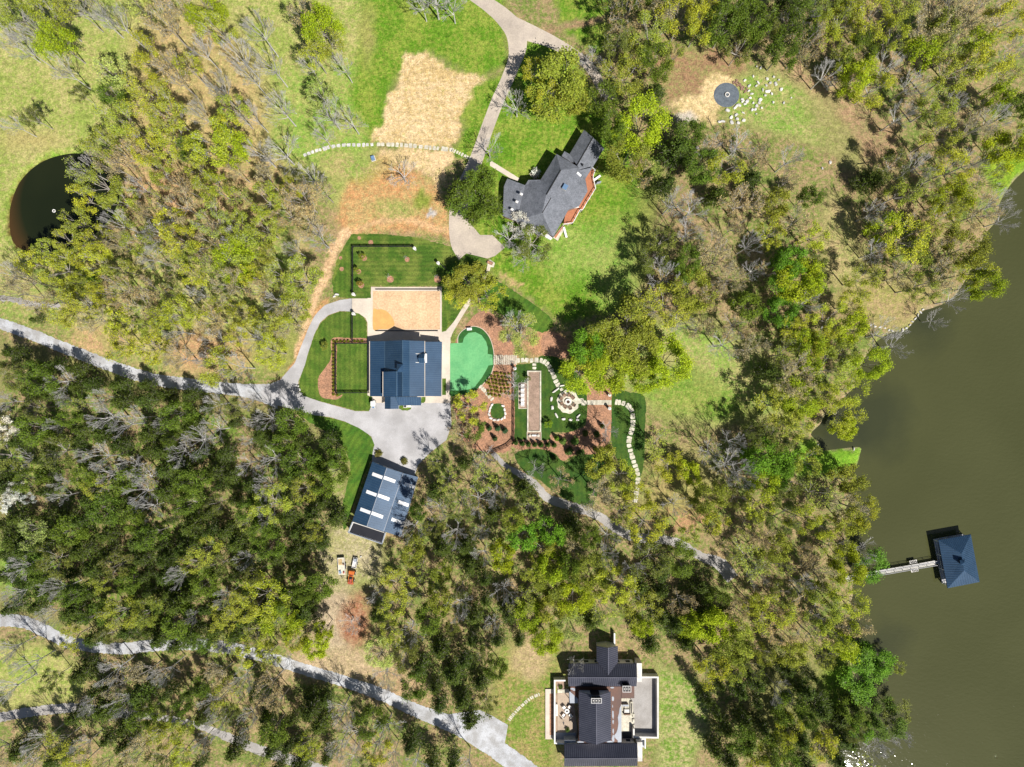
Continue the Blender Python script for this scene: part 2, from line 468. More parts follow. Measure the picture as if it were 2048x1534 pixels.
zone([(1620, 880), (1655, 900), (1725, 895), (1725, 915), (1700, 940), (1600, 960), (1560, 920)], 10, (.14, .30, .02), (.2, .34, .03))
zone((1100, 690, 45, 30), 12, (.46, .24, .13), (.34, .2, .1)); zone((1190, 770, 30, 60), 12, (.4, .24, .13), (.2, .28, .05))
zone((1365, 1020, 70, 45), 20, (.42, .24, .13), (.2, .26, .06)); zone((1330, 960, 90, 60), 30, (.2, .27, .05), (.4, .28, .13), .7)
zone([(600, 840), (700, 900), (690, 1060), (770, 1090), (770, 1160), (660, 1200), (660, 1060), (640, 900)], 15, (.2, .25, .055), (.34, .29, .14))
zone((700, 1110, 60, 60), 14, (.33, .31, .13), (.42, .36, .22)); zone((670, 1240, 45, 70), 20, (.40, .31, .2), (.45, .36, .24)); zone((710, 1240, 30, 45), 12, (.30, .12, .06), (.38, .22, .13))
zone((690, 1330, 130, 30), 18, (.48, .36, .22), (.38, .3, .16)); zone((790, 1370, 60, 40), 18, (.42, .28, .16), (.3, .25, .12))
zone([(-60, 1290), (90, 1290), (180, 1340), (150, 1400), (-60, 1420)], 14, (.25, .32, .06), (.4, .36, .14))
zone((50, 920, 50, 40), 30, (.16, .3, .03), (.26, .3, .06), .7); zone((40, 1130, 60, 60), 30, (.16, .32, .03), (.24, .32, .06), .7)
zone([(1000, 1290), (1120, 1290), (1110, 1545), (1000, 1545), (985, 1400)], 18, (.15, .23, .03), (.33, .26, .10)); zone((1060, 1320, 40, 40), 15, (.42, .31, .17), (.36, .3, .13))
zone([(1316, 1330), (1400, 1360), (1420, 1440), (1380, 1545), (1316, 1545)], 14, (.14, .25, .03), (.38, .34, .15))
zone((1680, 1380, 40, 70), 14, (.16, .28, .02), (.22, .28, .04)); zone((1580, 1400, 80, 110), 40, (.14, .2, .03), (.22, .18, .08), .6)
zone(POND[::3], 14, (.14, .27, .02), (.22, .33, .04)); zone([(12, 440), (20, 395), (45, 350), (90, 318), (100, 340), (60, 370), (40, 420), (40, 500), (20, 480)], 5, (.14, .07, .025), (.1, .06, .02))
zone(LAKE[::2], 5, (.30, .24, .15), (.2, .2, .08))
zone([(655, 500), (675, 470), (690, 455), (705, 465), (680, 500), (655, 560), (640, 600), (625, 640), (605, 690), (590, 720), (585, 715), (606, 660), (618, 610), (640, 560)], 3, (.62, .42, .24), (.5, .33, .18))
zone([(622, 640), (640, 610), (660, 600), (655, 610), (636, 628), (610, 690), (596, 725), (570, 760), (560, 762), (590, 720)], 3, (.5, .27, .12), (.45, .25, .12))

def build_ground():
    ny, nx = GX.shape
    me = bpy.data.meshes.new('ground')
    idx = np.arange(nx * ny).reshape(ny, nx)
    quads = np.stack([idx[:-1, :-1], idx[:-1, 1:], idx[1:, 1:], idx[1:, :-1]], -1).reshape(-1, 4)
    co = np.stack([GX.ravel(), GY.ravel(), gz], 1).astype(np.float32)
    me.vertices.add(len(co)); me.vertices.foreach_set('co', co.ravel())
    me.loops.add(quads.size); me.loops.foreach_set('vertex_index', quads.ravel().astype(np.int32))
    me.polygons.add(len(quads)); me.polygons.foreach_set('loop_start', np.arange(0, quads.size, 4, dtype=np.int32))
    me.polygons.foreach_set('loop_total', np.full(len(quads), 4, dtype=np.int32))
    me.update(calc_edges=True)
    for nm, C in (('tone_a', GA), ('tone_b', GB)):
        at = me.attributes.new(nm, 'FLOAT_COLOR', 'POINT')
        at.data.foreach_set('color', np.concatenate([C, np.ones((len(C), 1))], 1).astype(np.float32).ravel())
    m, nt, p = new_mat('meadow_ground')
    co = N(nt, 'ShaderNodeNewGeometry').outputs['Position']
    a = N(nt, 'ShaderNodeAttribute', attribute_name='tone_a').outputs['Color']
    b = N(nt, 'ShaderNodeAttribute', attribute_name='tone_b').outputs['Color']
    # small wobble of the lookup keeps the borders ragged
    n0 = noise(nt, .14, 7, .72, co); n1 = noise(nt, 1.1, 4, .7, co)
    add = N(nt, 'ShaderNodeMath', operation='ADD'); nt.links.new(n0.outputs[0], add.inputs[0]); nt.links.new(n1.outputs[0], add.inputs[1])
    col = mixc(nt, ramp(nt, add.outputs[0], .9, 1.12), a, b)
    n2 = noise(nt, 2.6, 4, .8, co)
    col = mixc(nt, 1.0, col, gray(nt, ramp(nt, n2.outputs[0], .3, .7, .5, 1.5)), 'MULTIPLY')
    n5 = noise(nt, .8, 5, .7, co)
    col = mixc(nt, 1.0, col, gray(nt, ramp(nt, n5.outputs[0], .32, .68, .68, 1.3)), 'MULTIPLY')
    # clumps of darker green growth
    n3 = noise(nt, .7, 3, .6, co)
    col = mixc(nt, ramp(nt, n3.outputs[0], .6, .72, 0, .45), col, mixc(nt, 1, col, (.45, .85, .3), 'MULTIPLY'))
    # fallen leaves, straw and stones as pale flecks
    vo = N(nt, 'ShaderNodeTexVoronoi'); vo.inputs['Scale'].default_value = 1.7; nt.links.new(co, vo.inputs['Vector'])
    n4 = noise(nt, .12, 2, .5, co)
    thr = N(nt, 'ShaderNodeMath', operation='MULTIPLY'); nt.links.new(ramp(nt, vo.outputs['Distance'], .16, .1), thr.inputs[0]); nt.links.new(ramp(nt, n4.outputs[0], .48, .62), thr.inputs[1])
    col = mixc(nt, thr.outputs[0], col, mixc(nt, 1, col, (1.8, 1.5, 1.6), 'MULTIPLY'))
    nt.links.new(col, p.inputs['Base Color'])
    p.inputs['Roughness'].default_value = .9; p.inputs['Specular IOR Level'].default_value = .15
    bn = N(nt, 'ShaderNodeBump'); bn.inputs['Strength'].default_value = .7; bn.inputs['Distance'].default_value = .25
    nt.links.new(n2.outputs[0], bn.inputs['Height']); nt.links.new(bn.outputs[0], p.inputs['Normal'])
    me.materials.append(m)
    o = bpy.data.objects.new('ground', me); COL.objects.link(o); tag(o, None, None, None, 'structure')
build_ground()

def water_mat(name, a, b, wave, rough):
    m, nt, p = new_mat(name)
    co = N(nt, 'ShaderNodeNewGeometry').outputs['Position']
    n0 = noise(nt, .035, 3, .5, co)
    nt.links.new(mixc(nt, ramp(nt, n0.outputs[0], .35, .65), a, b), p.inputs['Base Color'])
    if name == 'lake_water':     # darker shallows over weed beds in the cove
        base = p.inputs['Base Color'].links[0].from_socket
        for (qx, qy, rad) in ((1745, 840, 9.5), (1660, 860, 7), (1850, 645, 6), (1900, 500, 4), (1770, 1290, 5)):
            ds = N(nt, 'ShaderNodeVectorMath', operation='DISTANCE'); nt.links.new(co, ds.inputs[0]); ds.inputs[1].default_value = tuple(W(qx, qy)[:2]) + (WATER_Z,)
            nn = noise(nt, .12, 4, .6, co)
            ad = N(nt, 'ShaderNodeMath', operation='MULTIPLY_ADD'); nt.links.new(nn.outputs[0], ad.inputs[0]); ad.inputs[1].default_value = 10.0; nt.links.new(ds.outputs['Value'], ad.inputs[2])
            base = mixc(nt, ramp(nt, ad.outputs[0], rad + 9, rad, 0, .55), base, (.022, .028, .018))
        nt.links.new(base, p.inputs['Base Color'])
    else:                        # brown shallows along the left shore of the pond
        ds = N(nt, 'ShaderNodeVectorMath', operation='DISTANCE'); nt.links.new(co, ds.inputs[0]); ds.inputs[1].default_value = tuple(W(172, 408)[:2]) + (WATER_Z,)
        base = mixc(nt, ramp(nt, ds.outputs['Value'], 17.0, 20.5), p.inputs['Base Color'].links[0].from_socket, (.055, .032, .012))
        nt.links.new(base, p.inputs['Base Color'])
    p.inputs['Roughness'].default_value = rough; p.inputs['IOR'].default_value = 1.33
    mp = N(nt, 'ShaderNodeMapping'); mp.inputs['Scale'].default_value = (1, 1.7, 1); mp.inputs['Rotation'].default_value = (0, 0, .7); nt.links.new(co, mp.inputs[0])
    n1 = noise(nt, .85, 2, .55, mp.outputs[0])
    h1 = n1.outputs[0]
    if name == 'lake_water':     # sheltered and calm under the bank, wind ripples further out
        sx = N(nt, 'ShaderNodeSeparateXYZ'); nt.links.new(co, sx.inputs[0])
        nw = noise(nt, .05, 3, .6, co)
        wv = N(nt, 'ShaderNodeMath', operation='MULTIPLY_ADD'); nt.links.new(nw.outputs[0], wv.inputs[0]); wv.inputs[1].default_value = 30; nt.links.new(sx.outputs[0], wv.inputs[2])
        mm = N(nt, 'ShaderNodeMath', operation='MULTIPLY'); nt.links.new(ramp(nt, wv.outputs[0], 100, 150, .10, .62), mm.inputs[0]); nt.links.new(h1, mm.inputs[1]); h1 = mm.outputs[0]
    bn = N(nt, 'ShaderNodeBump'); bn.inputs['Strength'].default_value = 1.0; bn.inputs['Distance'].default_value = wave
    nt.links.new(h1, bn.inputs['Height']); nt.links.new(bn.outputs[0], p.inputs['Normal'])
    return m
M['lake'] = water_mat('lake_water', (.058, .062, .024), (.066, .070, .028), .15, .03)
M['pond'] = water_mat('pond_water', (.010, .014, .006), (.016, .02, .008), .01, .05)
def grow_poly(poly, d):
    c = np.array(poly); out = []
    n = len(c)
    area = 0.5 * sum(c[i][0] * c[(i + 1) % n][1] - c[(i + 1) % n][0] * c[i][1] for i in range(n))
    sgn = 1 if area > 0 else -1
    for i in range(n):
        e = c[(i + 1) % n] - c[i - 1]; l = np.hypot(*e) or 1
        out.append((c[i][0] + sgn * e[1] / l * d, c[i][1] - sgn * e[0] / l * d))
    return out
# the outer part of the lake runs on beyond the picture
sheet('lake', [(1550, 180), (2300, 180), (12000, 180), (12000, 9000), (1500, 9000), (1500, 700)], WATER_Z, M['lake'])
sheet('pond', grow_poly(POND, 12), WATER_Z, M['pond'])

# ------------------------------------------------------------------ roads, drives, lawns, beds
ROADS = {}
def road(name, pts, z, mat, amp=.8, seed=1):
    poly = rough_edge(ribbon(pts), amp * 1.5, 3, seed); ROADS[name + str(len(ROADS))] = ribbon(pts)
    return sheet(name, poly, z, mat)
road('gravel_road', [(-140, 600, 22), (-20, 640, 22), (60, 668, 22), (140, 700, 22), (220, 731, 23), (300, 757, 24), (380, 769, 24), (460, 778, 24), (520, 785, 34), (560, 793, 50)], .020, M['gravel'])
COURT = [(540, 768), (560, 760), (590, 725), (603, 690), (616, 658), (630, 630), (650, 610), (680, 600), (704, 597), (704, 623), (680, 622), (657, 630), (640, 645), (628, 670), (618, 700),
         (608, 735), (597, 762), (595, 780), (602, 790), (640, 803), (680, 814), (710, 822), (738, 823), (745, 806), (800, 806), (901, 806), (903, 850), (893, 880), (860, 905), (836, 930), (828, 955),
         (790, 945), (744, 925), (745, 905), (749, 890), (743, 873), (720, 857), (690, 843), (660, 834), (625, 830), (590, 820), (560, 812), (530, 802), (520, 785)]
sheet('driveway', rough_edge(COURT, .35, 4, 3), .024, M['asphalt_chip']); ROADS['court'] = COURT
road('gravel_road', [(-140, 1250, 26), (-20, 1242, 26), (40, 1242, 25), (90, 1262, 25), (130, 1282, 24), (180, 1292, 24), (250, 1297, 23), (300, 1291, 24), (380, 1288, 24), (450, 1295, 24), (520, 1310, 24), (600, 1336, 22), (680, 1360, 23), (760, 1388, 24), (830, 1420, 26), (900, 1447, 32), (960, 1475, 40), (1010, 1510, 40), (1080, 1560, 40), (1200, 1640, 40)], .020, M['gravel'], seed=2)
sheet('turning_area', rough_edge([(870, 1432), (960, 1420), (985, 1432), (1016, 1450), (1007, 1500), (1040, 1528), (960, 1500), (900, 1460)], .4, 4), .026, M['gravel'])
road('lane', [(-140, 1440, 19), (-20, 1437, 19), (60, 1424, 19), (150, 1416, 19), (260, 1428, 16), (340, 1438, 13), (400, 1452, 12), (470, 1480, 18), (520, 1500, 20), (600, 1526, 22), (700, 1560, 22)], .020, M['gravel_warm'], seed=4)
road('footpath', [(985, 905, 10), (1010, 930, 10), (1040, 948, 11), (1070, 968, 14), (1095, 995, 16), (1140, 1012, 17), (1190, 1028, 17), (1230, 1055, 17), (1270, 1074, 18), (1320, 1078, 18), (1360, 1088, 18), (1400, 1112, 17), (1440, 1128, 26), (1465, 1158, 26)], .018, M['gravel_warm'], seed=5)
road('lane', [(-60, 590, 10), (20, 598, 12), (60, 607, 11), (120, 612, 8)], .018, M['gravel_warm'], 1.5, seed=6)
road('concrete_drive', [(860, -90, 26), (930, -25, 27), (975, 8, 29), (1005, 32, 34), (1030, 62, 40), (1035, 95, 36), (1028, 125, 27), (1012, 165, 25), (996, 200, 25), (975, 255, 25), (955, 312, 26), (940, 350, 30), (922, 395, 36), (918, 440, 40), (925, 480, 50), (940, 500, 60)], .022, M['drive_concrete'], .1)
road('concrete_drive', [(1020, 50, 40), (1060, 66, 34), (1100, 82, 26), (1140, 104, 22), (1170, 125, 20), (1190, 150, 20), (1205, 178, 20), (1225, 200, 18)], .026, M['drive_concrete'], .1)
sheet('parking_pad', [(903, 418), (905, 500), (975, 517), (990, 512), (1010, 495), (985, 470), (960, 470), (935, 440)], .030, M['drive_concrete'])
sheet('front_walk', ZM(980, 240, 5.9, [(0, 500), (20, 485), (350, 690), (330, 725), (260, 700), (0, 540)]), .024, M['concrete'])
LAWNS = []
def lawn(poly, mat, z=.008, sm=True, amp=.8):
    p = catmull(poly, 4, True) if sm else poly
    LAWNS.append(p)
    return sheet('lawn', rough_edge(p, amp, 4), z, mat)
lawn([(703, 468), (760, 468), (830, 474), (905, 494), (975, 518), (985, 530), (965, 562), (905, 648), (893, 660), (884, 668), (884, 572), (741, 572), (741, 598), (703, 598), (668, 592), (664, 560), (674, 520), (690, 488)], M['lawn_h'], sm=False, amp=1.3)
lawn([(690, 500), (703, 480), (703, 598), (672, 592), (668, 560)], M['lawn_v'], .012, False, 1.5)
lawn([(704, 622), (722, 628), (733, 642), (735, 700), (738, 800), (744, 815), (738, 822), (710, 821), (640, 802), (600, 789), (596, 775), (606, 740), (618, 702), (628, 672), (640, 648), (656, 632), (680, 623)], M['lawn_v'], sm=False, amp=.5)
lawn([(594, 824), (640, 832), (690, 844), (728, 862), (746, 880), (749, 893), (745, 915), (730, 945), (700, 1030), (690, 1060), (683, 1020), (700, 940), (690, 900), (660, 870), (620, 845)], M['lawn_d'], amp=1.2)
lawn([(884, 574), (903, 574), (903, 600), (893, 660), (884, 664)], M['lawn_v'], .012, False)
lawn([(983, 560), (1040, 590), (1105, 640), (1085, 665), (1040, 645), (985, 620), (960, 600)], M['lawn_d'], amp=1.0)
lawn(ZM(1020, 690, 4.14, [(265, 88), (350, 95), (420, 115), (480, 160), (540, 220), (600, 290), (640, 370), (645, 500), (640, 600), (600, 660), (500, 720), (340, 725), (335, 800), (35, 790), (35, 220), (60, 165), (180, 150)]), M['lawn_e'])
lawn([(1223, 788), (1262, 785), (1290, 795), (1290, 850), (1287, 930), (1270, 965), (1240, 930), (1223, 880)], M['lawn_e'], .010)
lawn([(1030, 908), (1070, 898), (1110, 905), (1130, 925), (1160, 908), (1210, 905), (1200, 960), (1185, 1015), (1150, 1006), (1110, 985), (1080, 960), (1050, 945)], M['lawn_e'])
BEDS = []
def bed(poly, z=.016):
    BEDS.append(poly)
    return sheet('mulch_bed', rough_edge(catmull(poly, 4, True), .5, 3), z, M['mulch'])
bed([(664, 677), (700, 676), (735, 677), (735, 686), (676, 687), (674, 700), (674, 786), (685, 788), (680, 796), (668, 799), (650, 797), (640, 790), (636, 770), (637, 755), (645, 742), (658, 725), (663, 705)])
bed([(905, 790), (905, 700), (940, 640), (965, 622), (990, 632), (1010, 660), (1030, 700), (1032, 735), (1027, 745), (1027, 886), (985, 905), (935, 890), (915, 850)])
bed([(1190, 750), (1175, 765), (1174, 830), (1165, 855), (1120, 868), (1100, 870), (1096, 880), (1030, 880), (1025, 892), (1040, 899), (1075, 897), (1108, 906), (1126, 922), (1150, 910), (1200, 906), (1220, 880), (1223, 800), (1222, 770)])
bed([(1085, 672), (1110, 665), (1140, 690), (1132, 715), (1105, 712), (1085, 708)])
# concrete round the sand court and the guest house
sheet('apron', [(735, 596), (742, 596), (742, 574), (883.5, 574), (883.5, 664), (892, 662), (901, 676), (901, 807), (740, 807), (735, 790)], .020, M['concrete'])
sheet('apron', catmull([(703.5, 597), (737, 597), (737, 650), (731, 636), (718, 627), (703.5, 624)], 1, True), .024, M['concrete'])
road('garden_walk', [(895, 672, 15), (900, 662, 13), (912, 645, 9), (930, 616, 9), (950, 585, 9), (966, 560, 8), (976, 540, 7), (980, 522, 7)], .026, M['concrete'], .05)
sheet('sand_court', [(745.5, 582), (880, 582), (880, 659), (745.5, 659)], .028, M['sand'])
sheet('wet_sand', catmull([(746.5, 620), (755, 619), (765, 619), (774, 623), (784, 634), (789, 646), (787, 652), (775, 658), (760, 658.4), (746.5, 658.4)], 4, True), .034, M['sand_wet'])
# putting green
GREEN = ZM(880, 620, 3.967, [(80, 265), (180, 260), (190, 220), (225, 182), (280, 175), (330, 200), (365, 250), (380, 300), (378, 348), (415, 355), (420, 435), (385, 440), (365, 480), (330, 540), (290, 590), (270, 622), (180, 638), (80, 640)])
sheet('green_fringe', catmull(ZM(880, 620, 3.967, [(142, 262), (145, 215), (170, 175), (215, 145), (270, 132), (330, 150), (375, 195), (400, 240), (418, 300), (426, 360), (426, 430), (400, 510), (345, 580), (310, 615), (240, 660), (160, 676), (80, 680), (81, 600), (120, 420), (141, 300)]), 4, True), .026, M['turf_fringe'])
sheet('putting_green', rough_edge(GREEN, .05, 3), .034, M['turf_green'])
border = catmull(ZM(880, 620, 3.967, [(142, 264), (143, 215), (168, 173), (213, 142), (270, 129), (332, 147), (378, 192), (403, 238), (421, 300), (429, 360), (429, 430), (403, 512), (348, 583), (312, 618)]), 4)
sheet('green_edging', ribbon([(p[0], p[1], 1.1) for p in border], 1), .040, M['concrete'])
# round gravel disk with a ring
cdisk = W(1453, 190)
sheet('disk_pad', [(1453 + 25.5 * math.cos(t) , 190 + 24.5 * math.sin(t)) for t in np.linspace(0, 2 * math.pi, 48, endpoint=False)], .03, M['slate_pad'])
# ------------------------------------------------------------------ buildings
def roof_faces(name, faces, mat, parent, rib=None, rib_mat=None, spacing=.55, thick=.16, ribdir=None):
    """faces: lists of (px, py, z).  One mesh with thickness; standing seams run down the slope."""
    pts3 = [[W(*p) for p in f] for f in faces]
    bm = bmesh.new(); cache = {}
    def vert(p):
        k = (round(p.x, 2), round(p.y, 2), round(p.z, 2))
        if k not in cache: cache[k] = bm.verts.new(p)
        return cache[k]
    top = []
    for f in pts3:
        vs = []
        for p in f:
            v = vert(p)
            if v not in vs: vs.append(v)
        try: fc = bm.faces.new(vs)
        except ValueError: continue
        fc.normal_update()
        if fc.normal.z < 0: fc.normal_flip()
        top.append(fc)
    bound = [e for e in bm.edges if len(e.link_faces) == 1]
    bd = [(e.verts[0].co.copy(), e.verts[1].co.copy()) for e in bound]
    low = {v: bm.verts.new(v.co - Vector((0, 0, thick))) for v in list(bm.verts)}
    for e in bound: bm.faces.new((e.verts[0], e.verts[1], low[e.verts[1]], low[e.verts[0]]))
    for f in top: bm.faces.new([low[v] for v in reversed(f.verts)])
    bmesh.ops.recalc_face_normals(bm, faces=bm.faces)
    bmesh.ops.triangulate(bm, faces=[f for f in bm.faces if len(f.verts) > 4])
    o = parent.location
    for v in bm.verts: v.co -= o
    me = bpy.data.meshes.new(name); bm.to_mesh(me); bm.free(); me.materials.append(mat)
    ob = bpy.data.objects.new(name, me); COL.objects.link(ob); ob.parent = parent
    if rib_mat:
        mb = MB()
        for f in pts3:
            n = Vector((0, 0, 0))
            for i in range(len(f)):
                a, b = f[i], f[(i + 1) % len(f)]
                n += Vector(((a.y - b.y) * (a.z + b.z), (a.z - b.z) * (a.x + b.x), (a.x - b.x) * (a.y + b.y)))
            n.normalize()
            if n.z < 0: n = -n
            if ribdir: d2 = Vector(ribdir).normalized()
            else:
                d2 = Vector((n.x, n.y))
                if d2.length < 1e-3: continue
                d2.normalize()
            perp = Vector((-d2.y, d2.x)); c = f[0]
            ss = [(p.xy - c.xy).dot(perp) for p in f]
            s = math.floor(min(ss) / spacing) * spacing + spacing * .5
            while s < max(ss):
                cr = []
                for i in range(len(f)):
                    a, b = f[i], f[(i + 1) % len(f)]
                    sa, sb = ss[i], ss[(i + 1) % len(f)]
                    if (sa - s) * (sb - s) < 0:
                        q = a.lerp(b, (s - sa) / (sb - sa)); cr.append(((q.xy - c.xy).dot(d2), q))
                cr.sort(key=lambda t: t[0])
                for k in range(0, len(cr) - 1, 2):
                    a, b = cr[k][1], cr[k + 1][1]
                    if (b - a).length < .3: continue
                    pv = Vector((perp.x, perp.y, 0)) * .035; up = Vector((0, 0, .055))
                    e = (b - a).normalized() * .03; a = a + e; b = b - e
                    v = [a - pv, b - pv, b + pv, a + pv]
                    w = [p + up for p in v]
                    mb.face(w); mb.face([v[0], v[1], w[1], w[0]]); mb.face([v[2], v[3], w[3], w[2]])
                s += spacing
        if mb.v:
            mb.build('roof_seams', rib_mat, parent).parent = parent
            r = COL.objects[-1]
    return ob, bd

def ridge_cap(bm_, a, b, w=.14, h=.09):
    a = W(*a); b = W(*b)
    d = (b - a); d.z = 0; d.normalize(); p = Vector((-d.y, d.x, 0)) * w / 1
    up = Vector((0, 0, h)); dn = Vector((0, 0, -.02))
    bm_.face([a - p + dn, b - p + dn, b + up, a + up]); bm_.face([a + up, b + up, b + p + dn, a + p + dn])

def walls(bd, mat, parent, inset=.35, base=0.0, name='wall', windows=True, seed=0, drop=.17):
    """drop walls from the outer roof edges"""
    c = Vector((0, 0, 0)); n = 0
    for a, b in bd: c += a + b; n += 2
    c /= n
    mb = MB(); gl = MB(); fr = MB(); rr = random.Random(seed)
    def ins(p):
        d = Vector((c.x - p.x, c.y - p.y, 0)); l = d.length
        return p + d / l * min(inset * 1.3, l * .5) - Vector((0, 0, drop))
    for a, b in bd:
        A, B = ins(a), ins(b)
        A0, B0 = Vector((A.x, A.y, base)), Vector((B.x, B.y, base))
        mb.face([A, B, B0, A0])
        L = (B - A).xy.length
        if windows and L > 3.2 and min(A.z, B.z) > 2.2 + base:
            d = Vector((B.x - A.x, B.y - A.y, 0)).normalized(); nrm = Vector((-d.y, d.x, 0))
            if (c - A).dot(nrm) > 0: nrm = -nrm
            k = int(L // 2.6); ang = math.atan2(d.y, d.x)
            for i in range(k):
                q = A + d * (L * (i + .5) / k) + nrm * .02; q.z = base + 1.45
                f = MB().box(q, (1.3, .10, 1.3), ang).build('window', M['white_paint'], parent); g = MB().box(q + nrm * .04, (1.12, .08, 1.12), ang).build('pane', M['glass'], parent); g.parent = f
    mb.build(name, mat, parent)
    return mb

def building(name, label, cat, px, py):
    return thing(name, label, cat, W(px, py, 0))

# ---- main building: blue standing seam roof by the sand court
bh = building('pavilion_building', 'large building with blue standing seam metal roof just below the sand court', 'building', 812, 742)
X = [740, 769.5, 805, 819, 849]
zN = [2.5, 3.5, 7.0, 5.6, 4.5]
Rt = {'ribs': 1}
T = 681.5; Bt = 792.5
def yy(base_y, z): return base_y + (base_y - CY) * 0     # eave lines as seen
rb, bd = roof_faces('roof', [
    [(740, 682.5, 2.5), (740, 792.5, 2.5), (769.5, 792.8, 3.5), (769.5, 682, 3.5)],
    [(769.5, 682, 3.5), (769.5, 792.8, 3.5), (805, 793.2, 7.0), (805, 680, 7.0)],
    [(805, 680, 7.0), (805, 793.2, 7.0), (819, 793, 5.6), (819, 681, 5.6)],
    [(819, 681, 5.6), (819, 793, 5.6), (849, 792.6, 4.5), (849, 682, 4.5)]], M['roof_blue'], bh, rib_mat=M['roof_blue_rib'])
walls(bd, M['stucco'], bh, windows=False)
rb, bd = roof_faces('side_roof', [[(850.2, 683.5, 3.7), (849, 792.2, 3.7), (882.5, 792.5, 2.6), (884, 683.5, 2.6)]], M['roof_blue'], bh, rib_mat=M['roof_blue_rib'])
walls(bd, M['stucco'], bh)
rb, bd = roof_faces('wing_roof', [[(766.5, 743.5, 4.9), (766.5, 792.9, 4.9), (793, 793.3, 6.3), (793, 742.5, 6.3)],
                       [(793, 742.5, 6.3), (793, 793.3, 6.3), (803.6, 793.1, 5.3), (803.6, 743.5, 5.3)]], M['roof_blue'], bh, rib_mat=M['roof_blue_rib'])
walls(bd, M['stucco'], bh, windows=False, base=2.2)
rb, bd = roof_faces('porch_roof', [[(769.5, 793.5, 2.7), (769.5, 817.8, 2.7), (781, 818, 3.6), (781, 793.5, 3.6)],
                       [(781, 793.5, 3.6), (781, 818, 3.6), (797, 817.6, 2.8), (797, 793.5, 2.8)]], M['roof_blue'], bh, rib_mat=M['roof_blue_rib'])
walls(bd, M['stucco'], bh, windows=False, inset=.5)
rb, bd = roof_faces('entry_roof', [[(791, 793.8, 3.9), (797.2, 810.8, 2.95), (842, 810.8, 2.95), (842, 793.8, 3.9)]], M['roof_blue'], bh, rib_mat=M['roof_blue_rib'], spacing=.62)
mb = MB()
for x in (800, 812, 827, 840): p = W(x, 809, 2.8); mb.box((p.x, p.y, 1.4), (.18, .18, 2.8))
mb.each('porch_post', M['white_paint'], bh)
mb = MB()
for a, b in (((805, 680, 7.03), (805, 793.2, 7.03)), ((819, 681, 5.62), (819, 793, 5.62)), ((769.5, 682, 3.52), (769.5, 743, 3.52)), ((793, 742.5, 6.32), (793, 793.3, 6.32))):
    ridge_cap(mb, a, b, .10, .06)
mb.build('ridge_cap', M['roof_blue_rib'], bh)
mb = MB()   # gutters
for a, b in (((849.6, 682, 4.4), (849.6, 792.5, 4.4)), ((739.2, 682.5, 2.45), (739.2, 792.5, 2.45)), ((765.8, 743.5, 4.8), (765.8, 792.8, 4.8)), ((884.3, 684, 2.5), (883, 792.5, 2.5))):
    A, B = W(*a), W(*b); c = (A + B) / 2; mb.box(c, (.16, (A - B).length, .14))
mb.each('gutter', M['concrete'], bh)
# dormer on the east slope, with its white front
dz = 5.0
o, bd = roof_faces('dormer_roof', [[(836, 716.5, 6.15), (848.5, 716, 6.15), (850, 706.5, 5.3), (838, 708, 5.25)],
                          [(836, 716.5, 6.15), (836, 717, 6.1), (838, 725.5, 5.25), (850, 725.8, 5.3), (848.5, 716, 6.15)]], M['roof_blue'], bh, rib_mat=M['roof_blue_rib'], thick=.1)
mb = MB()
A, B = W(850, 707.5, 5.15), W(850, 725, 5.15); G = W(848.6, 716, 5.95)
A0, B0 = Vector((A.x, A.y, 3.6)), Vector((B.x, B.y, 3.6)); off = Vector((-.25, 0, 0))
mb.face([A, G, B, B0, A0]); mb.face([p + off for p in (A, G, B, B0, A0)]); mb.face([A, A0, A0 + off, A + off]); mb.face([B, B0, B0 + off, B + off])
for p in (A, B): mb.box((p.x - 1.4, p.y, 4.55), (2.6, .12, 1.2))
p = W(851.6, 716.3, 4.9); mb.box((p.x, p.y, 4.5), (.45, 2.3, .9)); mb.build('dormer_front', M['white_paint'], bh)
mb = MB(); p = W(801, 736, 6.6)
mb.box((p.x, p.y, 6.6), (1.1, 1.5, 1.5)); mb.build('vent_shaft', M['black_metal'], bh)
mb = MB(); q = [(p.x - .8, p.y - 1, 7.35), (p.x + .8, p.y - 1, 7.35), (p.x + .8, p.y + 1, 7.35), (p.x - .8, p.y + 1, 7.35)]; ap = (p.x, p.y, 8.1)
for i in range(4): mb.face([q[i], q[(i + 1) % 4], ap])
mb.face(q[::-1]); mb.build('vent_cap', M['roof_blue'], bh)

# ---- barn with roof lights
bb = building('barn', 'long barn with dark blue metal roof and white roof lights, below the turning court', 'barn', 757, 1000)
o, bd = roof_faces('roof', [
    [(744.6, 923, 2.9), (704.6, 1042, 2.9), (733.6, 1052.6, 3.9), (773.5, 935.5, 3.9)],
    [(773.5, 935.5, 3.9), (733.6, 1052.6, 3.9), (766.7, 1062.8, 3.1), (806, 946, 3.1)]], M['roof_blue'], bb, rib_mat=M['roof_blue_rib'], spacing=.62)
walls(bd, M['stucco'], bb)
o, bd = roof_faces('lean_to_roof', [[(807.2, 946.5, 2.95), (768, 1063, 2.95), (801.5, 1073.5, 2.3), (836, 954, 2.3)]], M['roof_blue'], bb, rib_mat=M['roof_blue_rib'], spacing=.62)
walls(bd, M['stucco'], bb, windows=False)
mb = MB(); ridge_cap(mb, (773.5, 935.5, 3.92), (733.6, 1052.6, 3.92), .09, .05)
A, B = W(806.6, 946.2, 3.05), W(767.2, 1063, 3.05); c = (A + B) / 2; mb.box(c, ((A - B).length, .16, .14), math.atan2(A.y - B.y, A.x - B.x))
mb.build('gutter', M['grey_panel'], bb)
A0 = Vector((744.6, 923)); U = Vector((806 - 744.6, 946 - 923)); V = Vector((704.6 - 744.6, 1042 - 923))
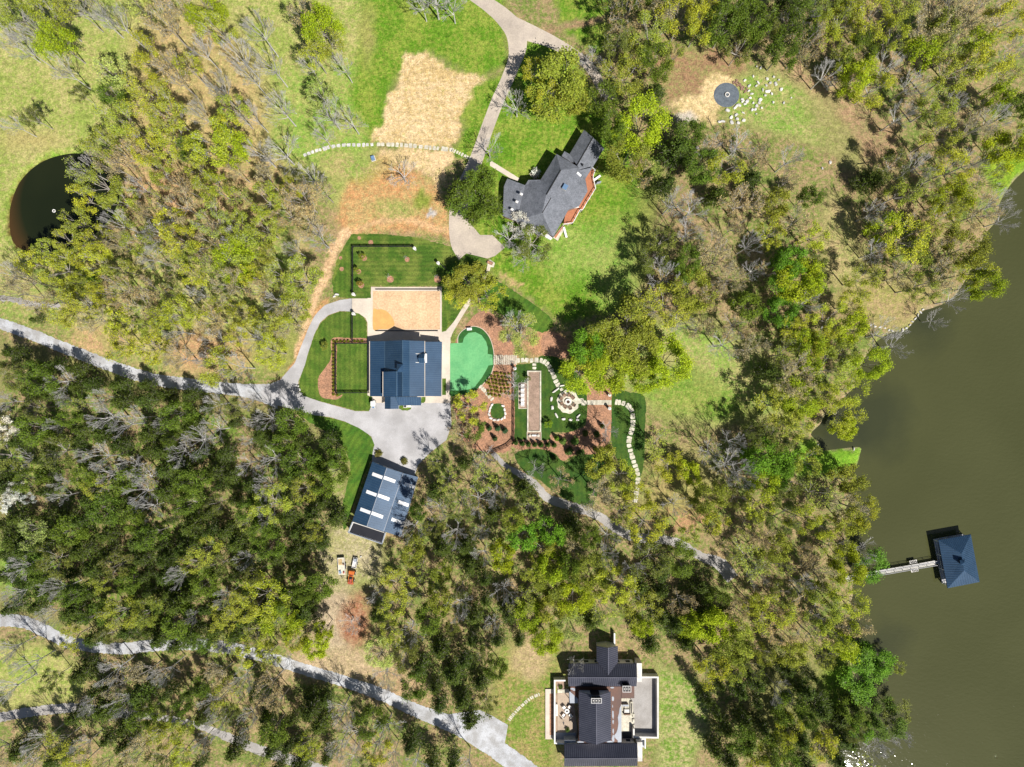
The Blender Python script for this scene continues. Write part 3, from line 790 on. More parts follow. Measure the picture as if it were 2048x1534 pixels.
def barn_pt(px, py):
    # height of the roof at a pixel, from how far across it lies
    a = np.array([[U.x, V.x], [U.y, V.y]]); s, t = np.linalg.solve(a, np.array([px - A0.x, py - A0.y]))
    if s < .5: z = 2.9 + (3.9 - 2.9) * s / .48
    elif s < 1: z = 3.9 - (3.9 - 3.1) * (s - .5) / .5
    else: z = 2.95 - .65 * (s - 1.02) / .47
    return W(px, py, z + .10)
Un = U.normalized(); Vn = V.normalized()
for cx_, cy_, l in ((754.6, 951.3, 21.5), (779.2, 959, 24), (742.8, 986.5, 21.5), (767.3, 994.5, 24), (730.6, 1021.8, 21.5), (754.6, 1030, 24), (819.7, 971.5, 22), (807, 1007, 22), (793.5, 1042, 22)):
    cs = []
    for a, b in ((-1, -1), (1, -1), (1, 1), (-1, 1)):
        q = Vector((cx_, cy_)) + Un * (a * l / 2) + Vn * (b * 3.4); cs.append(barn_pt(q.x, q.y))
    mb = MB(); mb.face(cs); lo = [p - Vector((0, 0, .09)) for p in cs]
    for i in range(4): mb.face([cs[i], lo[i], lo[(i + 1) % 4], cs[(i + 1) % 4]])
    mb.build('roof_light', M['skylight'], bb)
an = [(705.2, 1043.5), (696.5, 1064.5), (764, 1087.5), (770.5, 1065.5)]
mb = MB(); mb.prism([W(x, y, 2.4).xy for x, y in an], 0, 2.4); mb.build('annex', M['stucco'], bb)
mb = MB(); mb.prism([W(x, y, 2.45).xy for x, y in [(707, 1046), (699, 1063.5), (763, 1085), (768.8, 1066)]], 2.3, 2.43); mb.build('annex_roof', M['black_membrane'], bb)
mb = MB()
for (a, b) in ((0, 1), (1, 2), (2, 3)):
    A, B = W(*an[a], 2.5), W(*an[b], 2.5); c = (A + B) / 2; mb.box((c.x, c.y, 2.5), ((A - B).length, .22, .28), math.atan2(B.y - A.y, B.x - A.x))
mb.build('parapet', M['grey_panel'], bb)

# ---- grey shingled house
gh = building('shingle_house', 'grey shingled house with red deck on the green lawn, upper centre', 'house', 1100, 380)
def G_(x, y, z): return (980 + x / 5.9, 240 + y / 5.9, z)
zr, ze = 7.6, 5.0
o, bd = roof_faces('roof', [
    [G_(785, 400, 5.0), G_(597, 705, 5.0), G_(665, 882, 7.4), G_(835, 590, 7.6)],
    [G_(597, 705, 5.0), G_(452, 708, 4.2), G_(415, 770, 4.0), G_(665, 882, 7.4)],
    [G_(785, 400, 5.0), G_(835, 590, 7.6), G_(1058, 562, 5.0)],
    [G_(835, 590, 7.6), G_(665, 882, 7.4), G_(720, 915, 7.0), G_(925, 1060, 4.9), G_(1050, 1018, 4.4), G_(1152, 840, 4.4), G_(1125, 695, 4.4), G_(1210, 558, 4.4), G_(1062, 590, 5.0), G_(1058, 562, 5.0)],
    [G_(415, 770, 4.0), G_(205, 690, 3.0), G_(165, 780, 3.0), G_(150, 1130, 3.0), G_(310, 1195, 3.0), G_(615, 1095, 6.4), G_(720, 915, 7.0), G_(665, 882, 7.4)],
    [G_(310, 1195, 3.0), G_(580, 1368, 3.0), G_(630, 1302, 3.0), G_(745, 1382, 3.0), G_(615, 1095, 6.4)],
    [G_(745, 1382, 3.0), G_(925, 1060, 4.9), G_(720, 915, 7.0), G_(615, 1095, 6.4)]], M['shingle'], gh)
walls(bd, M['brick_brown'], gh, drop=.2, windows=False)
o, bd = roof_faces('wing_roof', [
    [G_(1110, 115, 3.4), G_(930, 418, 3.4), G_(1028, 530, 5.2), G_(1215, 205, 5.2)],
    [G_(1215, 205, 5.2), G_(1028, 530, 5.2), G_(1062, 588, 4.6), G_(1208, 562, 3.4), G_(1350, 330, 3.4)]], M['shingle'], gh)
walls(bd, M['brick_brown'], gh, windows=False)
o, bd = roof_faces('gable_roof', [
    [G_(880, 368, 4.0), G_(845, 425, 4.0), G_(960, 500, 4.3), G_(990, 498, 4.7)],
    [G_(880, 368, 4.0), G_(990, 498, 4.7), G_(955, 412, 4.1)]], M['shingle'], gh)
walls(bd, M['brick_brown'], gh, windows=False)
mb = MB()
for a, b in ((G_(835, 590, 7.6), G_(665, 882, 7.4)), (G_(720, 915, 7.0), G_(615, 1095, 6.4)), (G_(1215, 205, 5.2), G_(1028, 530, 5.2))):
    ridge_cap(mb, a, b, .14, .06)
mb.build('ridge_cap', M['rubber'], gh)
p = W(*G_(885, 800, 6.6)); mb = MB(); mb.box((p.x, p.y, 6.4), (1.0, 1.2, 2.0), math.radians(-30)); mb.build('chimney', M['white_stone'], gh)
mb = MB(); mb.box((p.x, p.y, 7.45), (1.15, 1.3, .12), math.radians(-30)); mb.build('chimney_cap', M['skyglass'], gh)
for x, y in ((370, 875), (317, 965), (260, 1055)):
    p = W(*G_(x, y, 5.6 if x > 350 else 5.0 if x > 300 else 4.5)); zz = p.z
    mb = MB(); mb.box((p.x, p.y, zz - .1), (.7, .55, .35), math.radians(-25)); mb.build('roof_light', M['white_stone'], gh)
    mb = MB(); mb.box((p.x + .1, p.y, zz + .10), (.55, .4, .06), math.radians(-25)); mb.build('roof_light_pane', M['skylight'], gh)
p = W(*G_(1050, 640, 5.6)); mb = MB(); mb.box((p.x, p.y, 5.45), (1.3, .55, .5), math.radians(-42)); mb.build('roof_light', M['skylight'], gh)
p = W(*G_(1090, 532, 4.9)); mb = MB(); mb.tube((p.x, p.y, 4.2), (p.x, p.y, 5.6), .22, .22, 10); mb.build('flue', M['black_metal'], gh)
mb = MB(); DZ = 1.4
deck = [G_(1125, 695, DZ), G_(1180, 600, DZ), G_(1205, 575, DZ), G_(1235, 600, DZ), G_(1212, 680, DZ), G_(1243, 815, DZ), G_(1150, 965, DZ), G_(1085, 1075, DZ), G_(1062, 1065, DZ), G_(975, 1222, DZ), G_(865, 1238, DZ), G_(900, 1060, DZ), G_(1050, 1018, DZ), G_(1120, 850, DZ)]
mb.prism([W(*q).xy for q in deck], DZ - .25, DZ); mb.build('deck', M['deck_red'], gh)
mb = MB(); dk = [W(*q) for q in deck]
for i in range(2, 10):
    A, B = dk[i], dk[i + 1]; c = (A + B) / 2; an_ = math.atan2(B.y - A.y, B.x - A.x); L = (B - A).length
    mb.box((c.x, c.y, DZ + 1.0), (L, .14, .08), an_)
    mb.box((c.x, c.y, DZ + .15), (L, .05, .06), an_)
    k = max(2, int(L / 1.2))
    for j in range(k + 1):
        q = A.lerp(B, j / k); mb.box((q.x, q.y, DZ * .5 + .5), (.12, .12, DZ + 1.0))
mb.build('deck_railing', M['white_paint'], gh)
mb = MB(); mb.prism([W(*G_(x, y, .3)).xy for x, y in ((745, 1388), (860, 1240), (875, 1290), (800, 1425))], 0, .3); mb.build('lower_landing', M['limestone'], gh)
mb = MB(); mb.prism([W(*G_(x, y, .35)).xy for x, y in ((757, 1380), (862, 1245), (862, 1262), (775, 1395))], .28, .36); mb.build('landing_step', M['deck_red'], gh)
mb = MB()
for (x0, y0, x1, y1) in ((1225, 708, 1300, 662), (872, 1262, 902, 1388)):
    A, B = W(*G_(x0, y0, .9)), W(*G_(x1, y1, .1))
    c = (A + B) / 2; mb.box(c, ((A - B).length, .55, .14), math.atan2(B.y - A.y, B.x - A.x))
mb.each('ramp', M['white_paint'], gh)
mb = MB(); A, B = W(*G_(915, 1047, 2.5)), W(*G_(1048, 1020, 2.5)); c = (A + B) / 2
mb.box((c.x, c.y, 2.5), ((A - B).length, .5, .1), math.atan2(B.y - A.y, B.x - A.x)); mb.build('awning', M['white_paint'], gh)
mb = MB(); mb.prism([W(*G_(x, y, .9)).xy for x, y in ((628, 1302), (600, 1350), (712, 1412), (738, 1392))], 0, .9); mb.build('bay_window', M['white_paint'], gh)

# ---- house with black roofs, bottom
kh = building('courtyard_house', 'house of several black standing seam roofs with walled terraces, bottom of the picture', 'house', 1205, 1430)
def K_(x, y, z=0): return (1080 + x / 3.352, 1250 + y / 3.352, z)
rk = dict(rib_mat=M['roof_black_rib'], spacing=.5)
o, bd = roof_faces('north_roof', [
    [K_(192, 258, 3.2), K_(647, 258, 3.2), K_(651, 352, 5.4), K_(187, 352, 5.4)],
    [K_(187, 352, 5.4), K_(651, 352, 5.4), K_(647, 411, 3.2), K_(192, 411, 3.2)]], M['roof_black'], kh, **rk)
walls(bd, M['white_paint'], kh, inset=.5)
o, bd = roof_faces('gable_roof', [
    [K_(379, 142, 3.4), K_(379, 240, 3.4), K_(458, 335, 5.6), K_(458, 152, 5.6)],
    [K_(458, 152, 5.6), K_(458, 335, 5.6), K_(522, 250, 3.4), K_(522, 142, 3.4)]], M['roof_black'], kh, **rk)
walls(bd, M['stucco'], kh, windows=False)
o, bd = roof_faces('main_roof', [
    [K_(260, 447, 4.6), K_(262, 775, 4.6), K_(379, 802, 7.0), K_(377, 476, 7.0)],
    [K_(377, 476, 7.0), K_(379, 802, 7.0), K_(478, 772, 4.6), K_(474, 447, 4.6)]], M['roof_black'], kh, **rk)
walls(bd, M['stucco'], kh, windows=True)
o, bd = roof_faces('south_roof', [
    [K_(162, 797, 3.2), K_(653, 793, 3.2), K_(655, 893, 5.4), K_(163, 896, 5.4)],
    [K_(163, 896, 5.4), K_(655, 893, 5.4), K_(653, 945, 3.2), K_(162, 948, 3.2)]], M['roof_black'], kh, **rk)
walls(bd, M['stucco'], kh, inset=.5)
mb = MB()
for a, b in ((K_(187, 352, 5.42), K_(651, 352, 5.42)), (K_(458, 152, 5.62), K_(458, 335, 5.62)), (K_(377, 476, 7.02), K_(379, 802, 7.02)), (K_(163, 896, 5.42), K_(655, 893, 5.42))):
    ridge_cap(mb, a, b, .10, .05)
mb.build('ridge_cap', M['roof_black_rib'], kh)
def kprism(name, pts, z0, z1, mat, top=None):
    mb = MB(); mb.prism([W(*K_(x, y, z1)).xy for x, y in pts], z0, z1); return mb.build(name, mat, kh)
kprism('flat_roof', [(205, 413), (545, 413), (545, 492), (545, 795), (260, 795), (262, 500), (205, 450)], 0, 2.9, M['rust_roof'])
kprism('flat_roof', [(546, 408), (633, 408), (633, 491), (546, 491)], 0, 3.0, M['rust_roof'])
r_ = random.Random(5)
def blotch(x, y, rx, ry, z, mat, n=16):
    pts = [(x + rx * math.cos(t) * r_.uniform(.7, 1.2), y + ry * math.sin(t) * r_.uniform(.8, 1.15)) for t in np.linspace(0, 2 * math.pi, n, endpoint=False)]
    mb = MB(); mb.prism([W(*K_(a, b, z)).xy for a, b in pts], z - .02, z); return mb
mb = MB()
for x, y, rx, ry in ((488, 494, 8, 17), (489, 600, 7, 30), (487, 545, 3, 10), (490, 650, 5, 14), (491, 712, 5, 18), (492, 760, 9, 24), (218, 428, 18, 6), (485, 420, 14, 5), (270, 786, 22, 7), (470, 785, 24, 8), (228, 436, 10, 5)):
    b_ = blotch(x, y, rx, ry, 2.93, None); k = len(mb.v); mb.v += b_.v; mb.f += [tuple(i + k for i in f) for f in b_.f]
edge = [(546, 530), (534, 560), (530, 590), (522, 620), (526, 660), (520, 700), (512, 722), (498, 740), (506, 760), (522, 775), (520, 793), (546, 793)]
k = len(mb.v); mb.prism([W(*K_(a, b, 2.93)).xy for a, b in edge], 2.90, 2.93)
mb.build('bleached_patches', M['grey_panel'], kh)
for pts in ([(649, 256), (683, 256), (683, 382), (651, 382)], [(652, 786), (686, 786), (686, 914), (655, 914)]):
    kprism('chimney_wall', pts, 0, 3.6, M['white_stone'])
def wall_line(name, pts, h, w, mat, z0=0, par=None):
    mb = MB()
    q = [W(*K_(x, y, h)) for x, y in pts]
    for i in range(len(q) - 1):
        A, B = q[i], q[i + 1]; c = (A + B) / 2
        mb.box((c.x, c.y, z0 + (h - z0) / 2 + i * .003), ((A - B).length + w * .98, w, h - z0), math.atan2(B.y - A.y, B.x - A.x))
    return mb.build(name, mat, par or kh)
wall_line('garden_wall', [(683, 351), (791, 351), (791, 756), (629, 752), (629, 700)], 2.0, .42, M['stucco'])
sheet('gravel_court', [K_(x, y)[:2] for x, y in ((600, 352), (786, 348), (786, 745), (606, 745))], .02, M['gravel_warm'])
kprism('terrace', [(546, 492), (602, 492), (622, 520), (628, 712), (628, 795), (546, 795)], 0, .45, M['limestone'])
kprism('fire_trough', [(606, 515), (621, 515), (621, 602), (606, 602)], .02, .9, M['limestone'])
kprism('fire_bed', [(610, 525), (617, 525), (617, 592), (610, 592)], .88, .92, M['fire_dark'])
mb = MB()
for i, (x, y) in enumerate(((626, 605), (626, 640), (626, 680), (626, 720), (626, 750))):
    p = W(*K_(x, y, .5)); mb.box((p.x, p.y, .5), (.5, .9, .5))
mb.each('terrace_step', M['limestone'], kh)
kprism('dark_slab', [(552, 712), (612, 712), (612, 790), (552, 790)], .44, .47, M['glass'])  # thin dark glossy slab flush with the terrace top
# west side
wall_line('garden_wall', [(166, 373), (99, 373), (99, 793), (165, 797)], 1.9, .36, M['white_paint'])
sheet('patio', [K_(x, y)[:2] for x, y in ((118, 455), (216, 455), (250, 700), (250, 800), (104, 800), (104, 720), (118, 718))], .02, M['patio_sand'])
kprism('steps', [(118, 432), (196, 432), (196, 455), (118, 455)], 0, .3, M['limestone'])
kprism('glass_canopy', [(196, 447), (257, 447), (257, 524), (200, 524)], 2.5, 2.65, M['grey_panel'])
mb = MB()
for x, y in ((200, 520), (200, 452)): p = W(*K_(x, y, 2.5)); mb.box((p.x, p.y, 1.25), (.12, .12, 2.5))
mb.each('canopy_post', M['black_metal'], kh)
kprism('planter_wall', [(36, 430), (97, 430), (97, 766), (36, 766)], 0, .35, M['concrete'])
kprism('planter_soil', [(65, 460), (90, 460), (90, 738), (65, 738)], .3, .38, M['mulch'])
kprism('gravel_strip', [(107, 458), (117, 458), (117, 716), (107, 716)], 0, .08, M['court'])
kprism('bench', [(107, 534), (118, 534), (118, 610), (107, 610)], .08, .7, M['white_paint'])
kprism('bench_cushion', [(110, 540), (115, 540), (115, 604), (110, 604)], .69, .74, M['grey_panel'])
kprism('deck_floor', [(105, 722), (240, 722), (240, 795), (105, 795)], .03, .14, M['grey_panel'])
kprism('gatehouse', [(164, 772), (240, 772), (240, 800), (164, 800)], 0, 2.4, M['grey_panel'])
kprism('court_step', [(100, 376), (165, 376), (165, 432), (118, 432)], 0, .1, M['court'])
wall_line('side_wall', [(500, 60), (500, 150)], 1.6, .35, M['white_paint'])
wall_line('side_wall', [(686, 765), (706, 765), (706, 826)], 1.3, .25, M['white_paint'])
kprism('utility_pad', [(635, 762), (700, 762), (700, 820), (660, 820)], 0, .2, M['grey_panel'])
# chimney stacks: three pots inside a white frame
for (x0, y0, x1, y1, zt) in ((556, 410, 609, 449, 6.0), (346, 493, 411, 523, 8.0)):
    mid = W(*K_((x0 + x1) / 2, (y0 + y1) / 2, zt)); sx = (x1 - x0) / 3.352 * S; sy = (y1 - y0) / 3.352 * S
    mb = MB(); mb.box((mid.x, mid.y, zt / 2 + 1.0), (sx - .3, sy - .3, zt - 2.2)); mb.build('chimney_stack', M['black_metal'], kh)
    mb = MB()
    for dx, dy, lx, ly in ((0, sy / 2, sx + .1, .1), (0, -sy / 2, sx + .1, .1), (sx / 2, 0, .1, sy - .1), (-sx / 2, 0, .1, sy - .1), (-sx / 6, 0, .05, sy - .12), (sx / 6, 0, .05, sy - .12)):
        mb.box((mid.x + dx, mid.y + dy, zt), (lx, ly, .1))
    for dx in (-1, 1):
        for dy in (-1, 1): mb.box((mid.x + dx * (sx / 2 - .05), mid.y + dy * (sy / 2 - .05), zt - .5), (.08, .08, .9))
    mb.build('chimney_frame', M['white_paint'], kh)
    mb = MB()
    for i in (-1, 0, 1): mb.tube((mid.x + i * sx / 3.4, mid.y, zt - .6), (mid.x + i * sx / 3.4, mid.y, zt - .02), .17, .14, 10)
    mb.build('chimney_pots', M['white_stone'], kh)

# ---- boathouse and gangway
def D_(x, y, z=0): return (1700 + x / 4.54, 1030 + y / 4.54, z)
dh = building('boathouse', 'open boathouse with blue hipped metal roof standing in the lake', 'boathouse', 1905, 1118)
ev = 2.5
A, B, C_, E = D_(803, 228, ev), D_(1097, 175, ev), D_(1177, 608, ev), D_(886, 665, ev)
P1, P2 = D_(1014, 352, 4.7), D_(1036, 505, 4.7)
o, bd = roof_faces('roof', [[A, B, P1], [B, C_, P2, P1], [C_, E, P2], [E, A, P1, P2]], M['roof_blue'], dh, rib_mat=M['roof_blue_rib'], spacing=.45)
cn = [W(*q) for q in (A, B, C_, E)]; cc = sum(cn, Vector()) / 4
fl = [(cc + (q - cc) * .93) for q in cn]
mb = MB(); mb.prism([q.xy for q in fl], -.25, .12); mb.build('deck', M['deck_grey'], dh)
mb = MB()
for i in range(4):
    for t in (0, .34, .67):
        q = fl[i].lerp(fl[(i + 1) % 4], t); q = cc + (q - cc) * .97; mb.box((q.x, q.y, .7), (.2, .2, 3.7))
mb.each('post', M['white_paint'], dh)
mb = MB()
inn = [(cc + (q - cc) * .55) for q in cn]
for i in range(4):
    a, b = inn[i], inn[(i + 1) % 4]; mb.face([(a.x, a.y, .12), (b.x, b.y, .12), (b.x, b.y, 2.6), (a.x, a.y, 2.6)])
mb.build('storeroom', M['dark_wood'], dh)
mb = MB()
for i in (0, 2, 3):
    a, b = fl[i], fl[(i + 1) % 4]; c = (a + b) / 2; mb.box((c.x, c.y, 1.05), ((a - b).length * .98, .1, .08), math.atan2(b.y - a.y, b.x - a.x))
mb.build('railing', M['white_paint'], dh)
p = W(*D_(1022, 427, 5.3)); ra = math.atan2(-(608 - 175), 80)
mb = MB(); mb.box((p.x, p.y, 4.9), (.9, .9, .9), ra); mb.build('cupola', M['black_metal'], dh)
mb = MB(); q = []
for a, b in ((-1, -1), (1, -1), (1, 1), (-1, 1)): q.append((p.x + .65 * (a * math.cos(ra) - b * math.sin(ra)), p.y + .65 * (a * math.sin(ra) + b * math.cos(ra)), 5.35))
for i in range(4): mb.face([q[i], q[(i + 1) % 4], (p.x, p.y, 5.95)])
mb.face(q[::-1]); mb.build('cupola_roof', M['roof_blue'], dh)
gw = thing('gangway', 'long pale gangway from the wooded bank to the boathouse', 'gangway', W(1800, 1134, 0))
a0 = W(*D_(-40, 575, .35)); a1 = W(*D_(772, 432, .35)); a2 = W(*D_(840, 420, .35)); an_ = math.atan2(a1.y - a0.y, a1.x - a0.x); L = (a1 - a0).length
mb = MB(); n = int(L / .3); dv = (a1 - a0).normalized(); pv = Vector((-dv.y, dv.x, 0))
for i in range(n):
    c = a0 + dv * (i + .5) * L / n; mb.box((c.x, c.y, .35), (L / n - .05, 1.05, .06), an_)
mb.build('planks', M['white_stone'], gw)
mb = MB(); c = (a1 + a2) / 2; mb.box((c.x, c.y, .3), ((a2 - a1).length, .8, .1), an_); mb.build('ramp', M['grey_panel'], gw)
mb = MB()
for s_ in (-1, 1):
    c = (a0 + a1) / 2 + pv * s_ * .52; mb.box((c.x, c.y, 1.25), (L, .08, .07), an_); mb.box((c.x, c.y, .8), (L, .04, .05), an_)
    for i in range(12):
        q = a0 + dv * L * i / 11 + pv * s_ * .52; mb.box((q.x, q.y, .3), (.09, .09, 1.9))
mb.build('railing', M['deck_grey'], gw)
for x, y in ((575, 425), (588, 502)):
    p = W(*D_(x, y, .4)); mb = MB()
    mb.box((p.x, p.y, .35), (1.9, .85, .1), an_); mb.build('landing', M['white_stone'], gw)
    mb = MB()
    for k in (-.6, -.2, .2, .6):
        q = p + dv * k; mb.box((q.x, q.y, .55), (.1, .6, .3), an_ + .3)
    mb.build('black_bars', M['black_metal'], gw)  # black cross bars set on each landing
# ------------------------------------------------------------------ stones, furniture, fences, vehicles
def stone_poly(cx, cy, rx, ry, rot, rr, n=7, jag=.2):
    out = []
    for i in range(n):
        t = 2 * math.pi * (i + rr.uniform(-.2, .2)) / n
        # squarish outline
        k = 1 / max(abs(math.cos(t)), abs(math.sin(t))) ** .95
        x = rx * k * math.cos(t) * rr.uniform(1 - jag, 1.02); y = ry * k * math.sin(t) * rr.uniform(1 - jag, 1.02)
        out.append((cx + x * math.cos(rot) - y * math.sin(rot), cy + x * math.sin(rot) + y * math.cos(rot)))
    return out

def flagstone(px, py, lx, ly, rot, label, group, rr, name='stepping_stone', z=.045, mat='limestone', jag=.14):
    c = W(px, py, 0); mb = MB()
    mb.prism(stone_poly(c.x, c.y, lx * S / 2, ly * S / 2, rot, rr, 8, jag), 0, z, .02)
    o = mb.build(name, M[mat], origin=(c.x, c.y, 0))
    return tag(o, label, 'stone slab', group)

rr = random.Random(11)
def stone_path(pts, w, gap, label, group, length=None, **kw):
    c = catmull([(p[0], p[1]) for p in pts], 12)
    acc = 0; last = c[0]; nxt = 0; nl = (length or 8)
    for i in range(1, len(c)):
        a, b = c[i - 1], c[i]; d = math.hypot(b[0] - a[0], b[1] - a[1]); acc += d
        if acc >= nxt:
            l = nl * rr.uniform(.75, 1.3); an_ = -math.atan2(b[1] - a[1], b[0] - a[0])
            flagstone(b[0], b[1], l, w * rr.uniform(.85, 1.15), an_ + rr.uniform(-.12, .12), label, group, rr, **kw)
            acc = 0; nxt = l + gap
g = 'flagstones of the garden paths'
stone_path([(1036, 721), (1050, 720), (1062, 721), (1076, 720), (1088, 723), (1097, 731), (1103, 742), (1108, 754), (1113, 765), (1117, 772)], 10, .3, 'cream flagstone in the curved path running from the green to the fire circle', g, 7)
for x, y, in ((1068.5, 729), (1068.5, 736)): flagstone(x, y, 8.5, 5.5, 0, 'cream flagstone in the short spur at the head of the bocce court', g, rr)
flagstone(1123, 779, 7, 6.5, .6, 'single cream flagstone at the upper left edge of the fire circle', g, rr)
T = [(1232, 804), (1244, 806), (1254, 810), (1261, 817), (1264.5, 826), (1265.5, 836), (1265.5, 850), (1263, 862), (1259, 874), (1258, 890), (1262, 905), (1268, 925), (1275, 945), (1276, 965), (1273, 985), (1270, 1003)]
stone_path(T, 10, .3, 'cream flagstone in the hooked path curving down through the trees', g, 7)
stone_path([(940, 317), (930, 312), (918, 306), (905, 300)], 8, .8, 'small pale flagstone where the wall path meets the concrete drive', g, 4)
stone_path([(903, 299.5), (880, 297), (850, 294), (815, 291), (780, 289), (750, 288.5)], 9, .3, 'pale flagstone in the row along the straw patch', g, 7)
stone_path([(745, 289), (720, 290), (690, 290), (665, 293), (645, 298), (625, 304), (605, 312)], 7.5, 1.0, 'worn flagstone in the row running into the bare trees', g, 7, mat='limestone_grey')
stone_path([(345, 440), (330, 443), (318, 447), (300, 452), (285, 462), (270, 475)], 7, 1.5, 'grey flagstone half hidden under the woodland canopy left of centre', g, 7, mat='limestone_grey')
stone_path([(1018, 1440), (1030, 1425), (1045, 1410), (1062, 1396), (1080, 1388)], 7.5, .4, 'pale cobble in the arc leading to the black roofed house', g, 3.2, name='cobble')
stone_path([(961, 773), (969, 781), (977, 790), (986, 800)], 9.5, .3, 'cream flagstone in the slanting path from the green to the stone ringed grass plot', g, 6)
stone_path([(1280, 1095), (1268, 1058)], 8, 1, 'buff flagstone beside the footpath under the trees', g, 7)
for i in range(12):
    x = 988.5 + i * 3.95; flagstone(x, 719.5, 2.9, 20, 0, 'long cream plank step beside the right edge of the green', 'cream plank steps', rr, 'plank_step', .12, 'limestone', .03)
# straight slab walk right of the fire circle
walk = thing('slab_walk', 'straight cream slab walk right of the fire circle', 'walkway', W(1199, 805))
for i in range(8):
    x = 1177.5 + i * 6.05; c = W(x, 805); mb = MB(); mb.box((c.x, c.y, .04), (6.05 * S - .03, 9.3 * S, .08)); mb.build('slab', M['limestone'], walk)

# stone ring of the little grass plot
R_ = ZM(880, 620, 3.967, [(412, 752), (400, 775), (392, 800), (390, 830), (403, 858), (430, 872), (460, 872), (490, 864), (513, 850), (518, 820), (512, 790), (500, 760)])
sheet('grass_plot', catmull(ZM(880, 620, 3.967, [(425, 745), (480, 742), (500, 765), (508, 800), (503, 850), (450, 862), (410, 845), (403, 800), (408, 765)]), 4, True), .03, M['lawn_e'])
def boulder(px, py, lx, ly, rot, label, group, name='boulder', h=.45, mat='white_stone', z0=0):
    c = W(px, py, 0); bm = bmesh.new()
    bmesh.ops.create_icosphere(bm, subdivisions=2, radius=1)
    seed = rr.uniform(0, 100)
    for v in bm.verts:
        d = 1 + .22 * math.sin(v.co.x * 3 + seed) * math.cos(v.co.y * 2.7 + seed * 2) + rr.uniform(-.07, .07)
        v.co *= d
        for k in range(3): v.co[k] = max(-.82, min(.82, v.co[k]))
        v.co = Vector((v.co.x * lx * S / 1.95, v.co.y * ly * S / 1.95, v.co.z * h))
    bmesh.ops.rotate(bm, verts=bm.verts, matrix=Matrix.Rotation(rot, 3, 'Z'))
    me = bpy.data.meshes.new(name); bm.to_mesh(me); bm.free(); me.materials.append(M[mat])
    o = bpy.data.objects.new(name, me); COL.objects.link(o); o.location = (c.x, c.y, z0 + h * .45)
    return tag(o, label, 'boulder', group)
for i, (x, y) in enumerate(R_):
    j = (i + 1) % len(R_); an_ = -math.atan2(R_[j][1] - y, R_[j][0] - x)
    boulder(x, y, 8, 5, an_, 'white edging stone of the ring round the little grass plot', 'edging stones of the grass plot', 'edging_stone', .3)
for x, y, lx, ly, rot, lb in ((1125, 771, 15, 3.5, .15, 'long low grey stone seat at the top of the fire circle ring'), (1145, 771.5, 11, 4.5, -.15, 'broad white stone at the upper right of the fire circle ring'),
        (1111.5, 780.5, 20, 4.5, .68, 'longest white stone slab of the fire circle ring, upper left'), (1102.7, 798, 5.5, 11, 0, 'upright white stone directly left of the fire circle'),
        (1104.6, 815, 6.5, 9, .15, 'white stone at the lower left of the fire circle'), (1112.8, 830.8, 4.5, 13, .5, 'thin slanting white stone at the lower left of the fire circle'),
        (1127, 838, 9, 5.5, .1, 'left of the three white stones below the fire circle'), (1141, 839.6, 8, 5.5, 0, 'middle of the three white stones below the fire circle'),
        (1156.5, 832, 4, 12, -.8, 'slanting white stone at the lower right of the fire circle'), (1155, 839.5, 7.5, 5, .1, 'lowest white stone at the lower right of the fire circle')):
    boulder(x, y, lx, ly, rot, lb, 'stones round the fire circle', 'ring_stone', .4)
for x, y, lx, ly, rot, lb in ((597, 772, 3.5, 5, 0, 'small white boulder at the top of the drive bend'), (598.5, 779, 7, 8, .3, 'largest white boulder on the inside of the drive bend'), (602, 787, 9, 5, -.5, 'white boulder at the foot of the drive bend'),
        (674, 589, 10, 4.5, -.1, 'long white boulder above the gravel drive mouth'), (669, 593, 7, 4, .4, 'white boulder at the left of the gravel drive mouth')):
    boulder(x, y, lx, ly, rot, lb, 'white boulders by the drive', 'boulder', .4)
g = 'limestone boulders scattered right of the round pad'
for i, (x, y, lx, ly) in enumerate([(1471, 214, 14, 6), (1478, 211, 10, 6), (1494, 203, 9, 7), (1484, 199, 8, 5), (1500, 196, 7, 5), (1490, 208, 9, 5), (1503, 188, 8, 4), (1497, 182, 7, 4), (1489, 161, 8, 5), (1516, 166, 4, 9), (1512, 172, 7, 4), (1506, 153, 4, 6),
        (1534, 158, 6, 7), (1540, 166, 6, 6), (1551, 168, 7, 10), (1547, 154, 5, 5), (1535, 183, 13, 7), (1525, 180, 4, 8), (1530, 191, 6, 5), (1543, 188, 5, 7), (1520, 200, 10, 8), (1513, 212, 7, 7), (1504, 220, 7, 6), (1510, 219, 7, 6), (1523, 216, 5, 5), (1518, 206, 6, 6),
        (1455, 221, 11, 7), (1472, 230, 10, 6), (1462, 235, 7, 9), (1474, 238, 8, 6), (1463, 245, 8, 10), (1476, 246, 7, 8), (1487, 241, 9, 7), (1445, 243, 12, 5), (1438, 244, 7, 5), (1486, 226, 8, 3), (1562, 179, 7, 8), (1567, 206, 5, 6), (1546, 205, 5, 5), (1521, 136, 4, 7), (1513, 133, 3, 4), (1557, 160, 5, 4), (1532, 171, 5, 6), (1498, 172, 9, 5), (1485, 203, 9, 5), (1506, 206, 5, 5), (1512, 228, 4, 3), (1582, 196, 4, 3)]):
    near = i >= 26 and i <= 35
    boulder(x, y, lx, ly, rr.uniform(-.5, .8), 'grey limestone block in the tight pile below the round pad' if near else 'pale limestone boulder scattered on the grass right of the round pad', g, 'boulder', .3, 'limestone_grey' if i % 4 else 'white_stone')
mb = MB()
for i in range(34):
    t = rr.random(); x = 1469 + t * 22 + rr.uniform(-4, 4); y = 162 + t * 20 + rr.uniform(-4, 4); c = W(x, y)
    mb.box((c.x, c.y, .12), (rr.uniform(.3, .7), rr.uniform(.15, .35), rr.uniform(.15, .35)), rr.uniform(0, 3))
